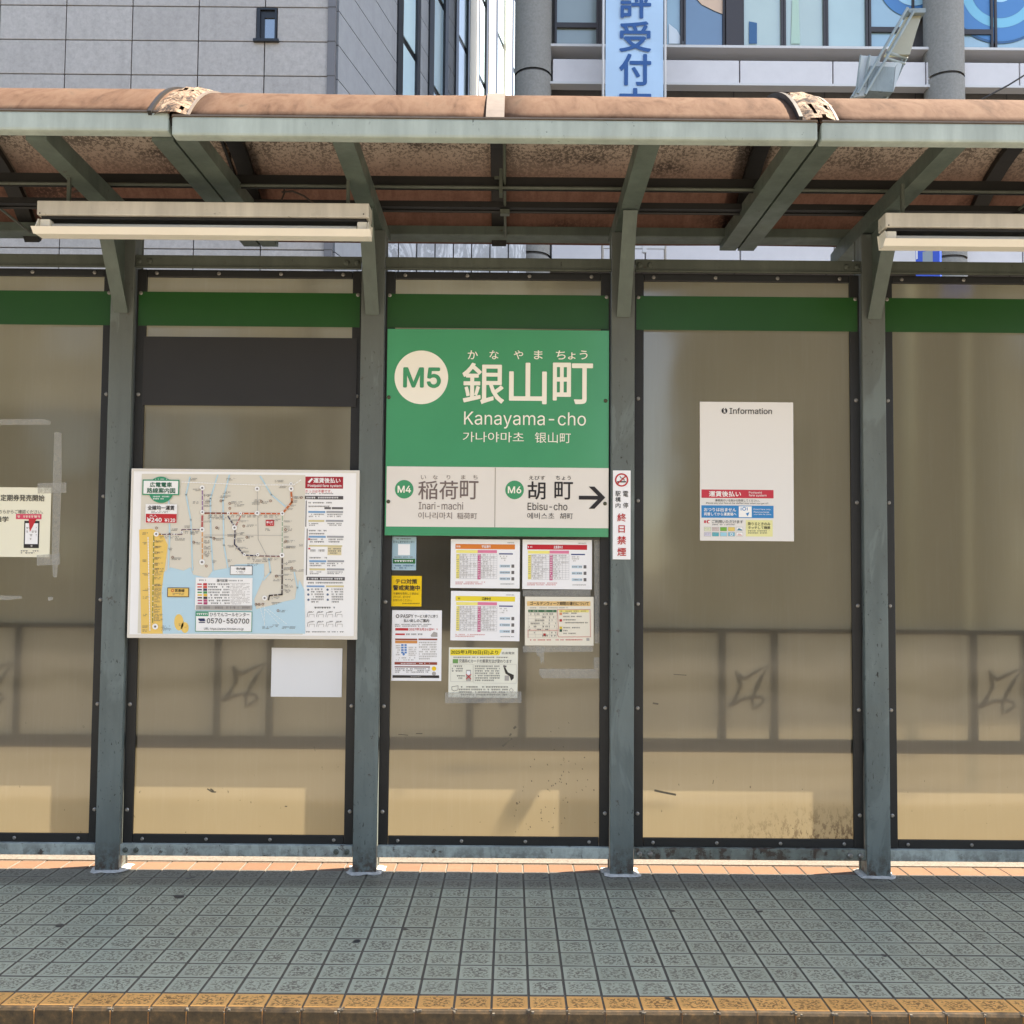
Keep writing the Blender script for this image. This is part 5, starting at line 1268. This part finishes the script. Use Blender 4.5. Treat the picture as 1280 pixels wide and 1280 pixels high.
# board turned away from the street, seen foreshortened
ang = R(52); dv = Vector((math.cos(ang), -math.sin(ang), 0)); Lb = .20
o0 = Vector((a.x, YB_-.05, 0)); o1 = o0+dv*Lb
def sgn(s0, s1, z0, z1, off, mat, name, th=.01):
    n_ = Vector((dv.y, -dv.x, 0)); A = o0+dv*Lb*s0+n_*off; B = o0+dv*Lb*s1+n_*off; C_ = B-n_*th; D = A-n_*th
    MB().add([(A.x, A.y, z0), (B.x, B.y, z0), (C_.x, C_.y, z0), (D.x, D.y, z0), (A.x, A.y, z1), (B.x, B.y, z1), (C_.x, C_.y, z1), (D.x, D.y, z1)], [(0,3,2,1),(4,5,6,7),(0,1,5,4),(1,2,6,5),(2,3,7,6),(3,0,4,7)]).build(name, mat, bl_)
bz = at(1155, 309, YB_).z
sgn(0, 1, bz-.6, bz, 0, ink('sign_blue', 15, 75, 200), 'board', .03)
sgn(.25, .82, bz-.04, bz-.022, .002, white, 'pictogram_bar', .002)
for k in range(6): sgn(.26+k*.095, .26+k*.095+.055, bz-.054, bz-.043, .002, white, 'pictogram_window', .002)
sgn(.30, .72, bz-.20, bz-.075, .002, ink('sign_grey', 150, 160, 165), 'pictogram_body', .002)
sgn(.93, .97, bz-.10, bz-.035, .002, white, 'edge_mark', .002)
sgn(.03, .09, bz-.12, bz-.05, .002, white, 'edge_mark', .002)
x = at(1173.5, 318, YB_).x
MB().box(x-.012, x+.010, YB_-.02, YB_+.05, -.3, bz+.1).build('pole', flat('sign_pole', (.55, .56, .50, 1), .4), bl_)

# buildings on the near side of the street (unseen; gaps and widths shaped for panel reflections and bounce)
random.seed(21)
for k, (x, w_, h_, c) in enumerate(((-27, 17, 16, (.30, .27, .23)), (-8.7, 11.4, 22, (.20, .20, .20)), (.1, 5.6, 12, (.34, .31, .27)), (8.4, 3.6, 17, (.16, .145, .13)), (20.5, 12, 18, (.22, .21, .2)))):
    e = empty('street_building', (x, -24, -.3)); tag(e, ('tan street building across the tracks, far left end of its row', 'dark grey street building, tallest of the row across the tracks', 'pale low street building beside the gap in the row across the tracks', 'narrow brown street building between two gaps across the tracks', 'grey street building at the right end of the row across the tracks')[k], 'building')
    MB().box(x-w_/2, x+w_/2, -36, -24, -.3, h_).build('wall', flat('opposite_wall_%d' % k, c+(1,), .8, 0, .1, .5), e, origin=(x, -24, -.3))
    b = MB()
    for fz in range(int(h_/3.4)):
        for i in range(int((w_-.6)/2.2)): xx = x-w_/2+.5+i*2.2; b.box(xx, xx+1.7, -23.99, -23.9, 1+fz*3.4, 2.8+fz*3.4)
    b.build('windows', M['glassdark'], e, origin=(x, -24, -.3), kind='stuff')
print('objects', len(bpy.data.objects), 'polys', sum(len(m.polygons) for m in bpy.data.meshes))
